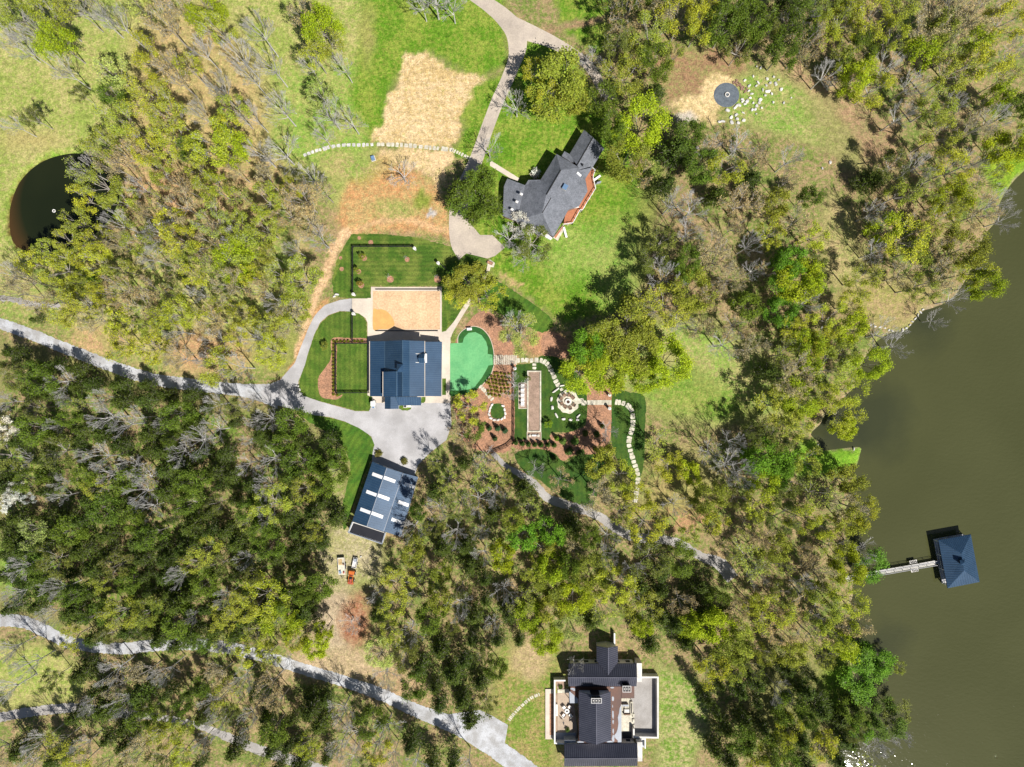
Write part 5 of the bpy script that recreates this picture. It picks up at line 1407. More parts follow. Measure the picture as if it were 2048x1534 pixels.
def seg_mesh(segs, n=4, rmin=.02):
    V = []; Q = []
    for a, b, r0, r1, l in segs:
        d = b - a
        if d.length < 1e-5: continue
        d = d.normalized(); u = d.orthogonal().normalized(); w = d.cross(u); k = len(V)
        m = n if l < 2 else 3
        if l == 0: m = 6
        for p, r in ((a, r0), (b, r1)):
            r = max(r, rmin)
            for i in range(m):
                t = 2 * math.pi * i / m; V.append(tuple(p + (u * math.cos(t) + w * math.sin(t)) * r))
        for i in range(m):
            j = (i + 1) % m; Q.append((k + i, k + j, k + m + j, k + m + i))
    return np.array(V), np.array(Q)

def leaves(points, per, spread, size, seed, up=.5, tintv=.22, hue=.05, squash=.8):
    g = np.random.default_rng(seed); P = np.asarray(points, float); n = len(P)
    base = np.repeat(P, per, 0)
    c = base + g.normal(0, 1, (n * per, 3)) * np.array([spread, spread, spread * squash])
    m = len(c)
    nrm = g.normal(0, 1, (m, 3)); nrm[:, 2] = np.abs(nrm[:, 2]) + up; nrm /= np.linalg.norm(nrm, axis=1)[:, None]
    t = g.normal(0, 1, (m, 3)); u = np.cross(nrm, t); u /= np.linalg.norm(u, axis=1)[:, None]; v = np.cross(nrm, u)
    s = size * g.uniform(.6, 1.25, (m, 1)); e = g.uniform(.6, 1.0, (m, 1))
    co = np.stack([c - u * s - v * s * e * .3, c - v * s * e, c + u * s + v * s * e * .2, c + v * s * e], 1).reshape(-1, 3)
    q = np.arange(m * 4).reshape(m, 4)
    ct = np.repeat(np.clip(g.normal(1, tintv, (n, 1)), .45, 1.6), per, 0) * np.clip(g.normal(1, .12, (m, 1)), .6, 1.4)
    hv = np.repeat(g.normal(0, hue, (n, 1)), per, 0)
    col = np.concatenate([ct * (1 + hv), ct, ct * (1 - hv * .5)], 1)
    return co, q, np.repeat(np.clip(col, .2, 2), 4, 0)

VAR = {}      # kind -> list of (trunk mesh, crown mesh, twig raw, leaf raw)
H0, R0 = 15.0, 5.0
def join_raw(parts):
    co = []; q = []; ti = []; k = 0
    for c, f, t in parts:
        co.append(c); q.append(np.asarray(f) + k); k += len(c); ti.append(t)
    return np.concatenate(co), np.concatenate(q), np.concatenate(ti)
def make_variant(kind, seed):
    if kind in ('leafy', 'dense', 'bud', 'bare'):
        if kind == 'bare': segs, tips = skeleton(seed, H0, R0, trunk=.47, limbs=7, levels=5, splits=(4, 3, 3, 3), open_=.66)
        elif kind == 'dense': segs, tips = skeleton(seed, H0, R0, trunk=.3, limbs=8, levels=4, splits=(5, 4, 4), open_=.95)
        else: segs, tips = skeleton(seed, H0, R0, trunk=.48, limbs=8, levels=4, splits=(4, 4, 4), open_=.85)
        cut = 3 if kind != 'bare' else 2
        v, q = seg_mesh([s for s in segs if s[4] < cut], 5, .035)
        v2, q2 = seg_mesh([s for s in segs if s[4] >= cut], 3, .02 if kind == 'bare' else .018)
        trunk = (v, q, np.ones((len(v), 3))); twig = (v2, q2, np.ones((len(v2), 3)))
        T_ = np.array([t[:] for t in tips]); g = np.random.default_rng(seed)
        if kind == 'leafy': lf = leaves(T_[g.random(len(T_)) < .92], 5, .33, .135, seed, tintv=.2)
        elif kind == 'dense':
            lf = leaves(T_, 7, .46, .15, seed, tintv=.2)
        elif kind == 'bud': lf = leaves(T_[g.random(len(T_)) < .55], 4, .28, .12, seed, tintv=.25)
        else: lf = None
        return trunk, twig, lf
    if kind == 'cedar':
        r = random.Random(seed); P = []; segs = [(Vector((0, 0, 0)), Vector((0, 0, H0 * .95)), .2, .03, 0)]
        for i in range(84):
            t = i / 83; z = H0 * (.2 + .78 * t); rad = R0 * (1 - t) ** .5 * r.uniform(.62, 1.12) * (1 if t > .12 else .8); a = i * 2.399 + r.uniform(-.4, .4)
            e = Vector((math.cos(a) * rad, math.sin(a) * rad, z + rad * .12)); b = Vector((0, 0, z - rad * .15))
            segs.append((b, e, .05, .02, 3))
            for k in range(12):
                s = .25 + .75 * (k + r.random()) / 12
                q = b.lerp(e, s); w = .22 * rad * (1.1 - .5 * s)
                P.append((q.x + r.gauss(0, w), q.y + r.gauss(0, w), q.z + r.gauss(0, .2)))
        v, q = seg_mesh(segs[:1], 6, .03); v2, q2 = seg_mesh(segs[1:], 3, .02)
        return (v, q, np.ones((len(v), 3))), (v2, q2, np.ones((len(v2), 3))), leaves(P, 6, .24, .16, seed, up=.45, tintv=.36, hue=.06)
    if kind == 'shrub':
        r = np.random.default_rng(seed); P = r.normal(0, 1, (60, 3)); P /= np.linalg.norm(P, axis=1)[:, None]; P *= r.uniform(.55, 1, (60, 1)) * 0.9
        P[:, 2] = np.abs(P[:, 2]) * .9 + .15
        v, q = seg_mesh([(Vector((0, 0, 0)), Vector((.05, 0, .6)), .05, .02, 0)] + [(Vector((0, 0, .2)), Vector(P[i]) * .8, .03, .01, 3) for i in range(10)], 4, .01)
        v1, q1 = seg_mesh([(Vector((0, 0, 0)), Vector((.05, 0, .6)), .05, .02, 0)], 4, .01)
        return (v1, q1, np.ones((len(v1), 3))), None, leaves(P, 9, .16, .12, seed, up=.5, tintv=.2)
    if kind == 'cone':
        r = random.Random(seed); P = []
        for i in range(150):
            t = (i / 150); z = .15 + 2.7 * t; rad = .75 * (1 - t) ** .8 * r.uniform(.5, 1.0); a = i * 2.399
            P.append((math.cos(a) * rad, math.sin(a) * rad, z))
        v1, q1 = seg_mesh([(Vector((0, 0, 0)), Vector((0, 0, 2.6)), .06, .02, 0)], 4, .01)
        return (v1, q1, np.ones((len(v1), 3))), None, leaves(P, 5, .10, .11, seed, up=.2, tintv=.25)

def variant_meshes(kind, n, seed0):
    out = []
    for i in range(n):
        tr, tw, lf = make_variant(kind, seed0 + i * 7)
        bark = M['bark_pale'] if kind == 'bare' else M['bark_dark'] if kind in ('cedar', 'cone', 'shrub') else M['bark']
        mt = raw_mesh('trunk', tr[0], tr[1], bark)
        if kind == 'bare': mc = raw_mesh('crown', tw[0], tw[1], M['bark_pale'])
        elif tw is not None:
            co, q, ti = join_raw([lf, tw]); mc = raw_mesh('crown', co, q, M['leaf'], ti)
            me = mc; me.materials.append(M['bark_pale'] if kind in ('leafy', 'bud') else M['bark'])
            mi = np.zeros(len(q), np.int32); mi[len(lf[1]):] = 1; me.polygons.foreach_set('material_index', mi)
        else: mc = raw_mesh('crown', lf[0], lf[1], M['leaf'], lf[2])
        out.append((mt, mc, tr, tw, lf))
    VAR[kind] = out
variant_meshes('leafy', 7, 100); variant_meshes('dense', 5, 300); variant_meshes('bud', 4, 500); variant_meshes('bare', 7, 700); variant_meshes('cedar', 6, 900)
variant_meshes('shrub', 4, 40); variant_meshes('cone', 3, 60)

# kind code -> (variant, colour, spread of colour, words, category)
KIND = {'l': ('dense', (.38, .46, .015), 'dense lime green tree'), 'f': ('bud', (.40, .46, .06), 'fresh green budding tree'), 'o': ('leafy', (.38, .42, .045), 'open olive green tree'), 'y': ('leafy', (.46, .49, .035), 'yellow green leafy tree'),
        't': ('bud', (.48, .38, .17), 'tan budding tree'), 'c': ('cedar', (.085, .125, .014), 'dark evergreen tree'), 'b': ('bare', (1, 1, 1), 'bare grey tree'),
        'g': ('dense', (.17, .34, .02), 'bright green full tree'), 'w': ('leafy', (.75, .75, .66), 'white blossoming tree'), 'm': ('dense', (.14, .21, .018), 'dull green full tree'),
        'p': ('leafy', (.46, .52, .12), 'pale mint green tree'), 's': ('leafy', (.19, .22, .035), 'sparse dark leaved tree'), 'd': ('dense', (.31, .34, .035), 'rounded olive crowned tree')}

NT = '''30 30 40 o 18;60 62 34 b 18;15 80 30 b 17;100 32 44 y 18;112 82 38 l 17;52 98 28 b 16;190 25 38 b 18;235 45 38 b 19;150 15 32 o 17;282 20 34 p 17;330 48 42 t 19;362 16 36 t 18;
412 22 42 l 17;440 62 38 o 18;130 142 30 b 15;163 190 17 s 9;66 236 24 s 11;28 250 22 b 12;228 150 36 p 13;226 192 28 m 11;300 118 42 y 18;348 152 44 t 18;300 190 46 o 17;342 232 40 o 17;372 130 30 y 17;402 100 30 b 17;
248 242 40 o 16;215 292 38 o 16;266 312 38 t 16;178 342 34 b 14;205 372 38 o 15;440 182 38 b 18;480 112 40 b 19;520 62 38 b 19;500 152 36 b 18;542 130 34 b 18;470 222 34 o 17;455 258 30 y 16;505 232 28 b 16;
640 45 44 l 16;604 28 32 t 16;655 88 36 o 15;632 112 28 y 14;620 132 26 b 15;688 134 26 b 13;645 195 32 p 11;662 232 42 b 13;702 242 34 b 13;648 274 26 b 12;566 306 52 b 13;525 310 34 b 14;870 0 52 b 13;905 12 36 b 12;
806 352 36 b 7;385 302 28 m 13;402 345 32 o 14;845 8 30 b 12;1255 32 44 t 14;1236 80 36 s 14;1302 72 44 o 15;1362 38 48 y 16;1322 14 38 t 15;1402 16 32 y 16;1262 122 32 o 12;1452 52 44 m 16;1500 42 44 m 16;1480 98 30 s 13;1592 38 36 b 15;
1110 166 66 d 14;1088 196 34 y 13;1145 196 32 d 12;1064 140 28 y 12;1034 212 32 b 10;1186 118 30 b 8;1250 156 44 o 12;1312 184 30 c 12;1202 202 32 m 12;1284 250 50 l 14;1228 262 34 m 12;1250 318 42 d 12;1272 346 32 t 10;1360 300 48 c 13;1402 332 36 m 13;1376 268 30 m 12;
1478 290 44 b 11;950 392 52 m 11;968 360 30 m 10;930 412 30 m 9;978 296 36 b 10;1018 476 38 b 7;1062 486 38 s 7;1050 512 32 b 7;1040 450 26 w 5;935 562 40 d 8;912 588 26 y 7;975 592 34 y 8;965 560 22 o 7;
1042 668 42 p 10;1030 652 30 b 11;1028 772 30 b 9;940 812 32 y 8;925 836 26 t 7;930 872 28 t 7;948 860 20 m 6;1262 652 54 d 15;1218 668 38 o 13;1200 700 36 l 12;1180 692 36 g 12;1284 700 42 d 13;1335 724 44 l 13;1162 742 40 l 10;1212 742 46 l 11;1240 712 32 o 12;1180 722 30 y 11;
1332 612 46 o 15;1382 582 42 d 15;1302 522 36 s 12;1322 486 30 s 12;1384 420 42 b 12;1420 500 34 t 14;1290 612 30 b 13;1360 650 30 b 13;1448 690 40 b 12;1455 930 42 b 13;1478 948 36 b 13;1422 905 30 b 12;1536 912 44 g 13;1552 940 34 g 12;1528 960 28 l 12;
1592 558 46 l 14;1560 540 34 g 13;1580 520 30 g 13;1622 560 28 l 13;1634 520 22 s 10;1600 50 38 m 16;1690 40 44 y 16;1742 40 40 y 16;1790 18 34 o 16;1850 60 42 t 17;1912 40 42 t 17;1960 130 44 y 18;1900 150 40 o 17;1880 60 30 d 16;2010 40 40 y 18;2025 110 34 b 17;
1842 102 30 l 16;1772 140 32 b 13;1822 170 36 b 14;1910 210 34 b 14;1985 240 36 b 15;1720 110 34 m 13;1690 120 30 o 13;1990 195 26 l 15;2030 220 30 m 14;1650 150 30 b 12;1800 235 34 b 13;1940 260 34 t 15;1745 360 34 c 12;1790 330 34 s 13;1900 340 36 y 15;
1805 478 44 y 15;1770 460 30 l 13;1830 500 32 o 14;1880 440 38 o 15;1900 400 34 l 15;1925 500 40 d 16;1940 545 34 y 16;1960 570 32 l 15;1880 560 36 t 15;1910 600 30 b 12;1990 410 40 b 12;2010 440 30 b 11;1870 640 22 b 8;1955 430 34 t 13;
1720 560 36 o 13;1700 610 34 y 12;1760 670 34 b 10;1790 690 32 b 10;1740 730 34 l 13;1700 780 38 y 13;1680 830 36 y 11;1690 860 24 l 9;1650 740 40 o 13;1610 700 38 l 14;1590 660 34 y 14;1640 680 34 y 13;1560 620 34 g 12;
1740 1132 32 g 8;1720 1100 30 b 9;1690 1130 34 l 13;1700 1040 30 d 14;1718 1020 34 y 14;1680 1010 36 t 14;1700 960 30 d 12;1680 960 28 o 12;1730 1342 48 g 10;1752 1322 30 g 10;1712 1355 28 g 9;1792 1330 16 o 6;1770 1440 36 m 9;1760 1480 36 b 8;1720 1450 26 g 8;
1690 1200 34 y 15;1700 1240 34 t 14;1670 1260 36 y 15;1690 1290 28 l 13;1640 1220 36 o 15;560 1238 40 l 11;530 1190 44 y 13;490 1210 34 o 14;10 1005 24 w 8;34 978 18 w 8;62 996 12 w 7;14 862 26 w 9;75 1060 30 p 12;
1152 1332 20 b 6;215 836 40 b 14;250 850 34 b 14;205 915 34 b 13;285 985 36 b 13;400 880 36 b 13;430 860 30 b 13;118 1180 34 b 13;1050 1070 30 g 11;1105 1060 30 g 12;1120 960 26 t 10;1072 940 20 b 9;1215 860 24 b 11;
1200 920 32 d 13;1240 950 34 y 13;1270 990 30 y 13;1290 1045 40 y 14;1190 985 34 t 12;1340 930 34 y 10;1375 945 26 l 8;1100 1130 30 l 13;1230 1170 40 y 14;1180 1140 36 d 14;1150 1190 34 l 13;1140 1240 34 p 13;1090 1280 34 l 11;1060 1230 30 l 11;
1455 1300 40 d 14;1420 1330 34 y 14;1480 1270 36 o 14;1300 1290 30 c 12;1350 1250 32 c 13;1490 1440 24 c 14;1430 1500 26 c 13;1600 1480 36 c 15;1560 1380 30 b 14;1640 1420 36 c 15;925 1400 34 c 14;905 1350 34 c 14;940 1440 30 c 13;
700 1245 24 b 6;760 1310 36 p 10;770 1350 30 b 10;620 1390 20 c 8;650 1400 24 c 9;640 1450 34 c 12;740 1440 30 m 12;330 1470 34 y 14;210 1420 44 c 14;280 1390 38 c 14;160 1350 34 c 13;230 1340 36 b 13;60 180 0 o 5;168 352 30 f 13;172 400 30 y 12;160 445 30 o 12;135 482 26 o 10;95 505 28 o 10;60 525 28 y 10;1706 1408 24 c 9;1722 1440 24 s 8;1745 1500 30 b 8;1790 1425 30 s 7;1702 1490 26 c 8;1728 1530 28 f 8;1800 1470 24 b 7;1680 1440 28 c 10;1690 1480 26 c 10;1678 1522 28 c 10;1704 1462 18 s 9;1700 1420 24 m 9;150 1272 26 o 10;186 1278 26 c 12;218 1270 22 s 10;318 1280 28 c 12;352 1292 26 c 12;404 1286 24 m 10;448 1290 26 f 10;500 1300 30 y 11;538 1308 26 o 10;572 1322 20 b 9;300 1262 26 c 11;378 1270 28 c 12;430 1262 26 c 11;1430 522 36 t 14;1460 560 34 t 14;1420 600 34 t 14;1470 650 34 t 13;1510 540 26 b 13;1400 655 28 t 13;1500 700 32 t 13;1540 470 28 y 13;380 790 22 c 12;330 790 20 c 12;290 770 18 c 12;470 815 22 s 12;540 838 26 b 12;500 800 20 b 12;150 738 22 c 12;110 730 20 c 11;70 640 12 c 8;860 1230 30 m 13;880 1300 32 c 13;1150 1100 28 t 12;1210 1110 26 b 12;990 990 26 b 12;1320 1180 30 c 13;1360 1200 28 t 13;20 1300 26 b 14;60 1330 28 b 14;20 1380 28 b 14;100 1360 22 s 12;1350 1010 26 b 12'''
notable = []
for t in NT.replace('\n', '').split(';'):
    a = t.split()
    if a and float(a[2]) > 0: notable.append((float(a[0]), float(a[1]), float(a[2]) * (.9 if float(a[0]) < 720 and float(a[1]) < 360 else 1), a[3], float(a[4])))

# woodland regions: polygon, spacing px, kinds with weights, radius range, height range
REG = [
 ([(0, 0), (560, 0), (600, 120), (560, 260), (440, 300), (300, 290), (220, 200), (120, 160), (0, 110)], 70, 'bbbbfttyf', (28, 40), (14, 18)),
 ([(160, 330), (330, 280), (470, 290), (520, 340), (640, 350), (670, 400), (640, 470), (610, 560), (590, 640), (545, 720), (430, 740), (330, 720), (240, 690), (150, 640), (60, 610), (0, 590), (0, 520), (110, 520), (180, 480), (230, 420)], 44, 'oofotyyyttlbtofb', (26, 42), (11, 17)),
 ([(0, 690), (60, 700), (110, 740), (210, 770), (330, 790), (470, 800), (560, 830), (640, 870), (685, 930), (690, 1000), (660, 1060), (640, 1120), (650, 1190), (590, 1260), (440, 1280), (300, 1275), (150, 1265), (60, 1225), (0, 1220)], 36, 'cccccccmsbbofccbm', (20, 34), (9, 14)),
 ([(170, 1310), (420, 1320), (560, 1350), (760, 1420), (900, 1480), (980, 1534), (0, 1534), (0, 1460), (180, 1430)], 40, 'cccbbbotmsyfc', (20, 36), (10, 15)),
 ([(0, 1300), (150, 1330), (150, 1400), (0, 1420)], 70, 'bso', (20, 28), (11, 14)),
 ([(560, 1180), (640, 1150), (650, 1290), (560, 1310)], 46, 'yobl', (22, 32), (10, 13)),
 ([(780, 1310), (900, 1180), (1000, 1290), (980, 1400), (900, 1430), (850, 1400)], 42, 'cccmsb', (24, 34), (11, 14)),
 ([(845, 910), (980, 915), (1020, 960), (1080, 1000), (1150, 1035), (1250, 1085), (1330, 1100), (1440, 1180), (1420, 1260), (1370, 1320), (1300, 1280), (1240, 1230), (1190, 1260), (1120, 1290), (1040, 1280), (960, 1240), (880, 1260), (800, 1290), (730, 1220), (760, 1150), (800, 1090), (830, 1000)], 42, 'cccccmmfosblydbf', (24, 36), (10, 15)),
 ([(1560, 0), (2048, 0), (2048, 300), (1970, 330), (1890, 330), (1800, 240), (1700, 140), (1600, 90)], 50, 'yyollttbmlyfb', (28, 42), (13, 18)),
 ([(1440, 0), (1600, 0), (1600, 120), (1540, 110), (1500, 110), (1430, 80)], 42, 'mmsco', (26, 36), (13, 16)),
 ([(1330, 250), (1500, 290), (1640, 340), (1690, 400), (1660, 470), (1650, 560), (1660, 640), (1600, 760), (1540, 770), (1480, 720), (1430, 690), (1390, 640), (1330, 560), (1310, 480), (1330, 380)], 52, 'mstbtftydbcb', (26, 40), (12, 16)),
 ([(1700, 380), (1810, 330), (1940, 330), (2000, 400), (1960, 470), (1940, 560), (1860, 600), (1780, 540), (1740, 480)], 50, 'yfoltbbf', (26, 38), (13, 16)),
 ([(1560, 640), (1720, 650), (1760, 700), (1700, 790), (1640, 820), (1590, 860), (1530, 800), (1560, 740)], 48, 'yoflyb', (28, 38), (12, 15)),
 ([(1490, 830), (1600, 850), (1620, 930), (1560, 1000), (1480, 1000), (1400, 880)], 50, 'sobyg', (26, 36), (11, 14)),
 ([(1400, 1000), (1540, 970), (1690, 950), (1690, 1120), (1700, 1300), (1600, 1340), (1450, 1330), (1380, 1290), (1440, 1190), (1500, 1140), (1430, 1090)], 43, 'ttofsydyybcbf', (26, 38), (12, 16)),
 ([(1200, 880), (1400, 900), (1430, 1000), (1380, 1080), (1300, 1060), (1210, 1020), (1180, 940)], 56, 'oftyb', (24, 34), (11, 14)),
 ([(1420, 1330), (1640, 1340), (1690, 1420), (1690, 1534), (1400, 1534), (1390, 1440)], 42, 'ccccmsby', (24, 34), (12, 16)),
 ([(1210, 0), (1430, 0), (1430, 70), (1290, 150), (1220, 130)], 46, 'ostmy', (26, 36), (12, 15)),
 ([(1100, 700), (1180, 700), (1300, 760), (1240, 760), (1180, 770), (1140, 740)], 46, 'll', (26, 34), (9, 11)),
 ([(700, 1170), (800, 1150), (900, 1260), (860, 1400), (700, 1300), (660, 1240)], 60, 'sbc', (22, 30), (9, 12)),
]
# places no extra crown may cover (seen from above) and no trunk may stand on
CLEAR = [[(690, 465), (985, 520), (905, 660), (905, 810), (900, 870), (830, 960), (800, 1080), (760, 1170), (665, 1175), (672, 1080), (700, 1000), (740, 900), (600, 830), (545, 800), (600, 690), (640, 600), (660, 590), (665, 520)],
         [(985, 540), (1110, 640), (1100, 700), (1170, 760), (1290, 780), (1290, 940), (1220, 890), (1180, 1000), (1100, 960), (1020, 910), (905, 810), (900, 660)],
         [(1100, 1270), (1330, 1270), (1330, 1350), (1400, 1390), (1400, 1540), (990, 1540), (1000, 1400)],
         [(0, 130), (120, 190), (215, 250), (160, 330), (235, 360), (150, 500), (0, 500)], [(700, 0), (1210, 0), (1210, 110), (1140, 110), (900, 340), (880, 480), (690, 450), (700, 330), (740, 280)],
         [(990, 240), (1210, 260), (1320, 340), (1300, 480), (1270, 560), (1150, 630), (990, 540)], [(1310, 150), (1480, 130), (1560, 130), (1680, 220), (1740, 330), (1680, 380), (1560, 280), (1340, 240)],
         [(0, 640), (300, 750), (560, 780), (560, 800), (300, 775), (0, 665)], [(0, 1230), (70, 1235), (70, 1260), (0, 1255)], [(240, 1285), (300, 1280), (300, 1305), (240, 1308)], [(580, 1320), (880, 1430), (1010, 1470), (1010, 1534), (900, 1480), (590, 1350)],
         [(1300, 750), (1480, 790), (1540, 830), (1440, 840), (1330, 820)], LAKE[::3], [(1400, 1095), (1470, 1120), (1470, 1180), (1430, 1180)], [(1280, 1065), (1340, 1065), (1340, 1092), (1280, 1092)], [(1640, 390), (1720, 400), (1740, 540), (1660, 560)]]
NOBASE = [LAKE[::3], POND[::3], COURT, [(985, 300), (1220, 250), (1220, 480), (990, 460)], [(735, 570), (905, 570), (905, 815), (735, 815)], [(695, 920), (840, 920), (800, 1090), (690, 1075)], [(1090, 1270), (1320, 1270), (1320, 1540), (1090, 1540)]] + list(ROADS.values())
rg = random.Random(2024)
trees = [list(t) for t in notable]
def inside(p, poly): return sdf([p], poly)[0]
def base_px(x, y, h, r):
    k = 1 - .68 * h / H
    return (CX + (x - CX) * k, CY + (y - CY) * k)
fill = []
for poly, sp, kinds, rr_, hr_ in REG:
    xs = [p[0] for p in poly]; ys = [p[1] for p in poly]
    area = (max(xs) - min(xs)) * (max(ys) - min(ys)); tries = int(area / (sp * sp) * 9)
    cand = np.array([(rg.uniform(min(xs), max(xs)), rg.uniform(min(ys), max(ys))) for _ in range(tries)])
    ok = sdf(cand, poly) < 4
    cand = cand[ok]
    cd = np.min([sdf(cand, c) for c in CLEAR], 0)
    kx = 1 - .68 * 13 / H; cb = np.array([CX, CY]) + (cand - np.array([CX, CY])) * kx
    nb = np.min([sdf(cb, c) for c in NOBASE], 0)
    for (x, y), d, n_ in zip(cand, cd, nb):
        r = rg.uniform(*rr_) * rg.choice((.68, .82, 1, 1, 1.15))
        if d < r * .55 or n_ < 4: continue
        if any((x - t[0]) ** 2 + (y - t[1]) ** 2 < (sp * (.9 if t in fill else .8)) ** 2 for t in trees): continue
        t = [x, y, r, rg.choice(kinds), rg.uniform(*hr_)]
        trees.append(t)
print('trees', len(trees), 'named', len(notable))

LM = [('the dark pond', 90, 410), ('the straw patch', 855, 200), ('the shingled house', 1100, 380), ('the round pad', 1453, 190), ('the sand court', 812, 618), ('the putting green', 940, 710), ('the pavilion', 812, 740),
      ('the barn', 757, 1000), ('the fire circle', 1136, 803), ('the hooked stone path', 1265, 850), ('the black roofed house', 1205, 1400), ('the boathouse', 1905, 1118), ('the gangway', 1735, 1146), ('the cove', 1670, 860),
      ('the trailer', 684, 1130), ('the gravel turning area', 970, 1470), ('the upper left picture corner', 0, 0), ('the upper right picture corner', 2048, 0), ('the lower left picture corner', 0, 1534), ('the sunlit glare on the lake', 1690, 1480),
      ('the left end of the gravel road', 0, 640), ('the left end of the lower gravel road', 0, 1242), ('the drive fork', 1035, 70), ('the rocky peninsula', 1800, 655), ('the footpath end', 1450, 1145), ('the gravel road bend', 300, 757), ('the dirt track', 650, 540), ('the upper right meadow', 1640, 290),
      ('the lower road middle', 380, 1288), ('the grass clearing', 1380, 790)]
SEC = ['right of', 'below right of', 'below', 'below left of', 'left of', 'above left of', 'above', 'above right of']
ORD = ['nearest', 'second nearest', 'third nearest', 'fourth nearest', 'fifth nearest', 'sixth nearest', 'seventh nearest', 'eighth nearest', 'ninth nearest', 'tenth nearest', 'eleventh nearest', 'twelfth nearest', 'thirteenth nearest', 'fourteenth nearest']
trees.sort(key=lambda t: -t[2] * (1 + t[4] / 60))
vis = [t for t in trees if -20 < t[0] < 2068 and -20 < t[1] < 1554]
single = vis[:290]; sset = set(id(t) for t in single); rest = [t for t in trees if id(t) not in sset]
groups = {}
for t in vis:
    l = min(LM, key=lambda m: (m[1] - t[0]) ** 2 + (m[2] - t[1]) ** 2)
    s = int(((math.degrees(math.atan2(t[1] - l[2], t[0] - l[1])) + 22.5) % 360) // 45)
    groups.setdefault((t[3], l[0], s), []).append(((l[1] - t[0]) ** 2 + (l[2] - t[1]) ** 2, t))
LAB = {}
for (k, lm, s), arr in groups.items():
    arr.sort(key=lambda a: a[0])
    for i, (d, t) in enumerate(arr):
        w = KIND[k][2]
        LAB[id(t)] = '%s %s %s' % (w, SEC[s], lm) + ('' if len(arr) == 1 else ', %s' % ORD[min(i, 13)])
def jitcol(c, r):
    v = r.uniform(.82, 1.18); h_ = r.uniform(-.09, .05)
    return (c[0] * v * (1 + h_), c[1] * v, c[2] * v * (1 - h_), 1)
rt = random.Random(77)
def place_tree(t, label, group, cat='tree', name='tree'):
    x, y, r, k, h = t
    if k == 'c': h *= .8
    bx, by = base_px(x, y, h, r); p = W(bx, by)
    kind, colr, _ = KIND[k]; var = rt.choice(VAR[kind])
    root = thing(name, label, cat, p, rt.uniform(0, 6.28), group)
    sx = r * S * (1 - .68 * h / H) / R0 * (.9 if k == 'b' else 1); root.scale = (sx, sx * rt.uniform(.88, 1.1), h / H0)
    a = bpy.data.objects.new('trunk', var[0]); COL.objects.link(a); a.parent = root
    b = bpy.data.objects.new('crown', var[1]); COL.objects.link(b); b.parent = root
    b.color = jitcol(colr, rt) if k != 'b' else (1, 1, 1, 1)
    return root
nm = {'c': 'evergreen_tree', 'b': 'bare_tree', 'w': 'blossom_tree'}
gp_ = {'c': 'evergreens of the wood', 'b': 'bare trees', 'l': 'lime green trees', 'o': 'open olive trees', 'y': 'yellow green trees', 't': 'tan budding trees', 'f': 'fresh green budding trees', 'g': 'bright green trees', 'w': 'blossoming trees', 'm': 'dull green trees', 'p': 'pale green trees', 's': 'sparse dark trees', 'd': 'rounded olive trees'}
for t in single: place_tree(t, LAB[id(t)], gp_[t[3]], name=nm.get(t[3], 'leafy_tree'))

# the smaller trees that only read as one wood
def lite(raw, step):
    co, q, ti = raw; n = len(q) // step
    sel = np.arange(0, len(q), step)
    c = co.reshape(-1, 4, 3)[sel]; m = c.mean(1, keepdims=True); c = m + (c - m) * math.sqrt(step) * .95
    return c.reshape(-1, 3), np.arange(len(sel) * 4).reshape(-1, 4), ti.reshape(-1, 4, 3)[sel].reshape(-1, 3)
P_leaf = []; P_bark = []; P_pale = []
for t in rest:
    x, y, r, k, h = t; h *= .8 if k == 'c' else 1; bx, by = base_px(x, y, h, r); p = W(bx, by); kind, colr, _ = KIND[k]; var = rt.choice(VAR[kind])
    sx = r * S * (1 - .68 * h / H) / R0; a = rt.uniform(0, 6.28); ca, sa = math.cos(a), math.sin(a)
    def tf(c):
        q = np.empty_like(c); q[:, 0] = (c[:, 0] * ca - c[:, 1] * sa) * sx + p.x; q[:, 1] = (c[:, 0] * sa + c[:, 1] * ca) * sx + p.y; q[:, 2] = c[:, 2] * h / H0; return q
    jc = np.array(jitcol(colr, rt)[:3])
    tgt = P_pale if kind == 'bare' else P_bark
    tgt.append((tf(var[2][0]), var[2][1], var[2][2]))
    if kind == 'bare': P_pale.append((tf(var[3][0]), var[3][1], var[3][2]))
    else:
        if var[3] is not None:
            nsg = len(var[3][1]); P_bark.append((tf(var[3][0]), var[3][1], var[3][2]))
        lf = lite(var[4], 2); P_leaf.append((tf(lf[0]), lf[1], lf[2] * jc))
if P_leaf:
    parts = []; mats = []
    for i, (P, m) in enumerate(((P_leaf, M['leaf']), (P_bark, M['bark']), (P_pale, M['bark_pale']))):
        if P: parts.append(join_raw(P)); mats.append((m, len(parts[-1][1])))
    co, q, ti = join_raw(parts)
    me = raw_mesh('woodland', co, q, mats[0][0], ti)
    mi = np.zeros(len(q), np.int32); k = mats[0][1]
    for i, (m, n) in enumerate(mats[1:]): me.materials.append(m); mi[k:k + n] = i + 1; k += n
    me.polygons.foreach_set('material_index', mi)
    ob = bpy.data.objects.new('woodland', me); COL.objects.link(ob); tag(ob, 'smaller mixed trees filling the woods between the large crowns', 'woodland', None, 'stuff')

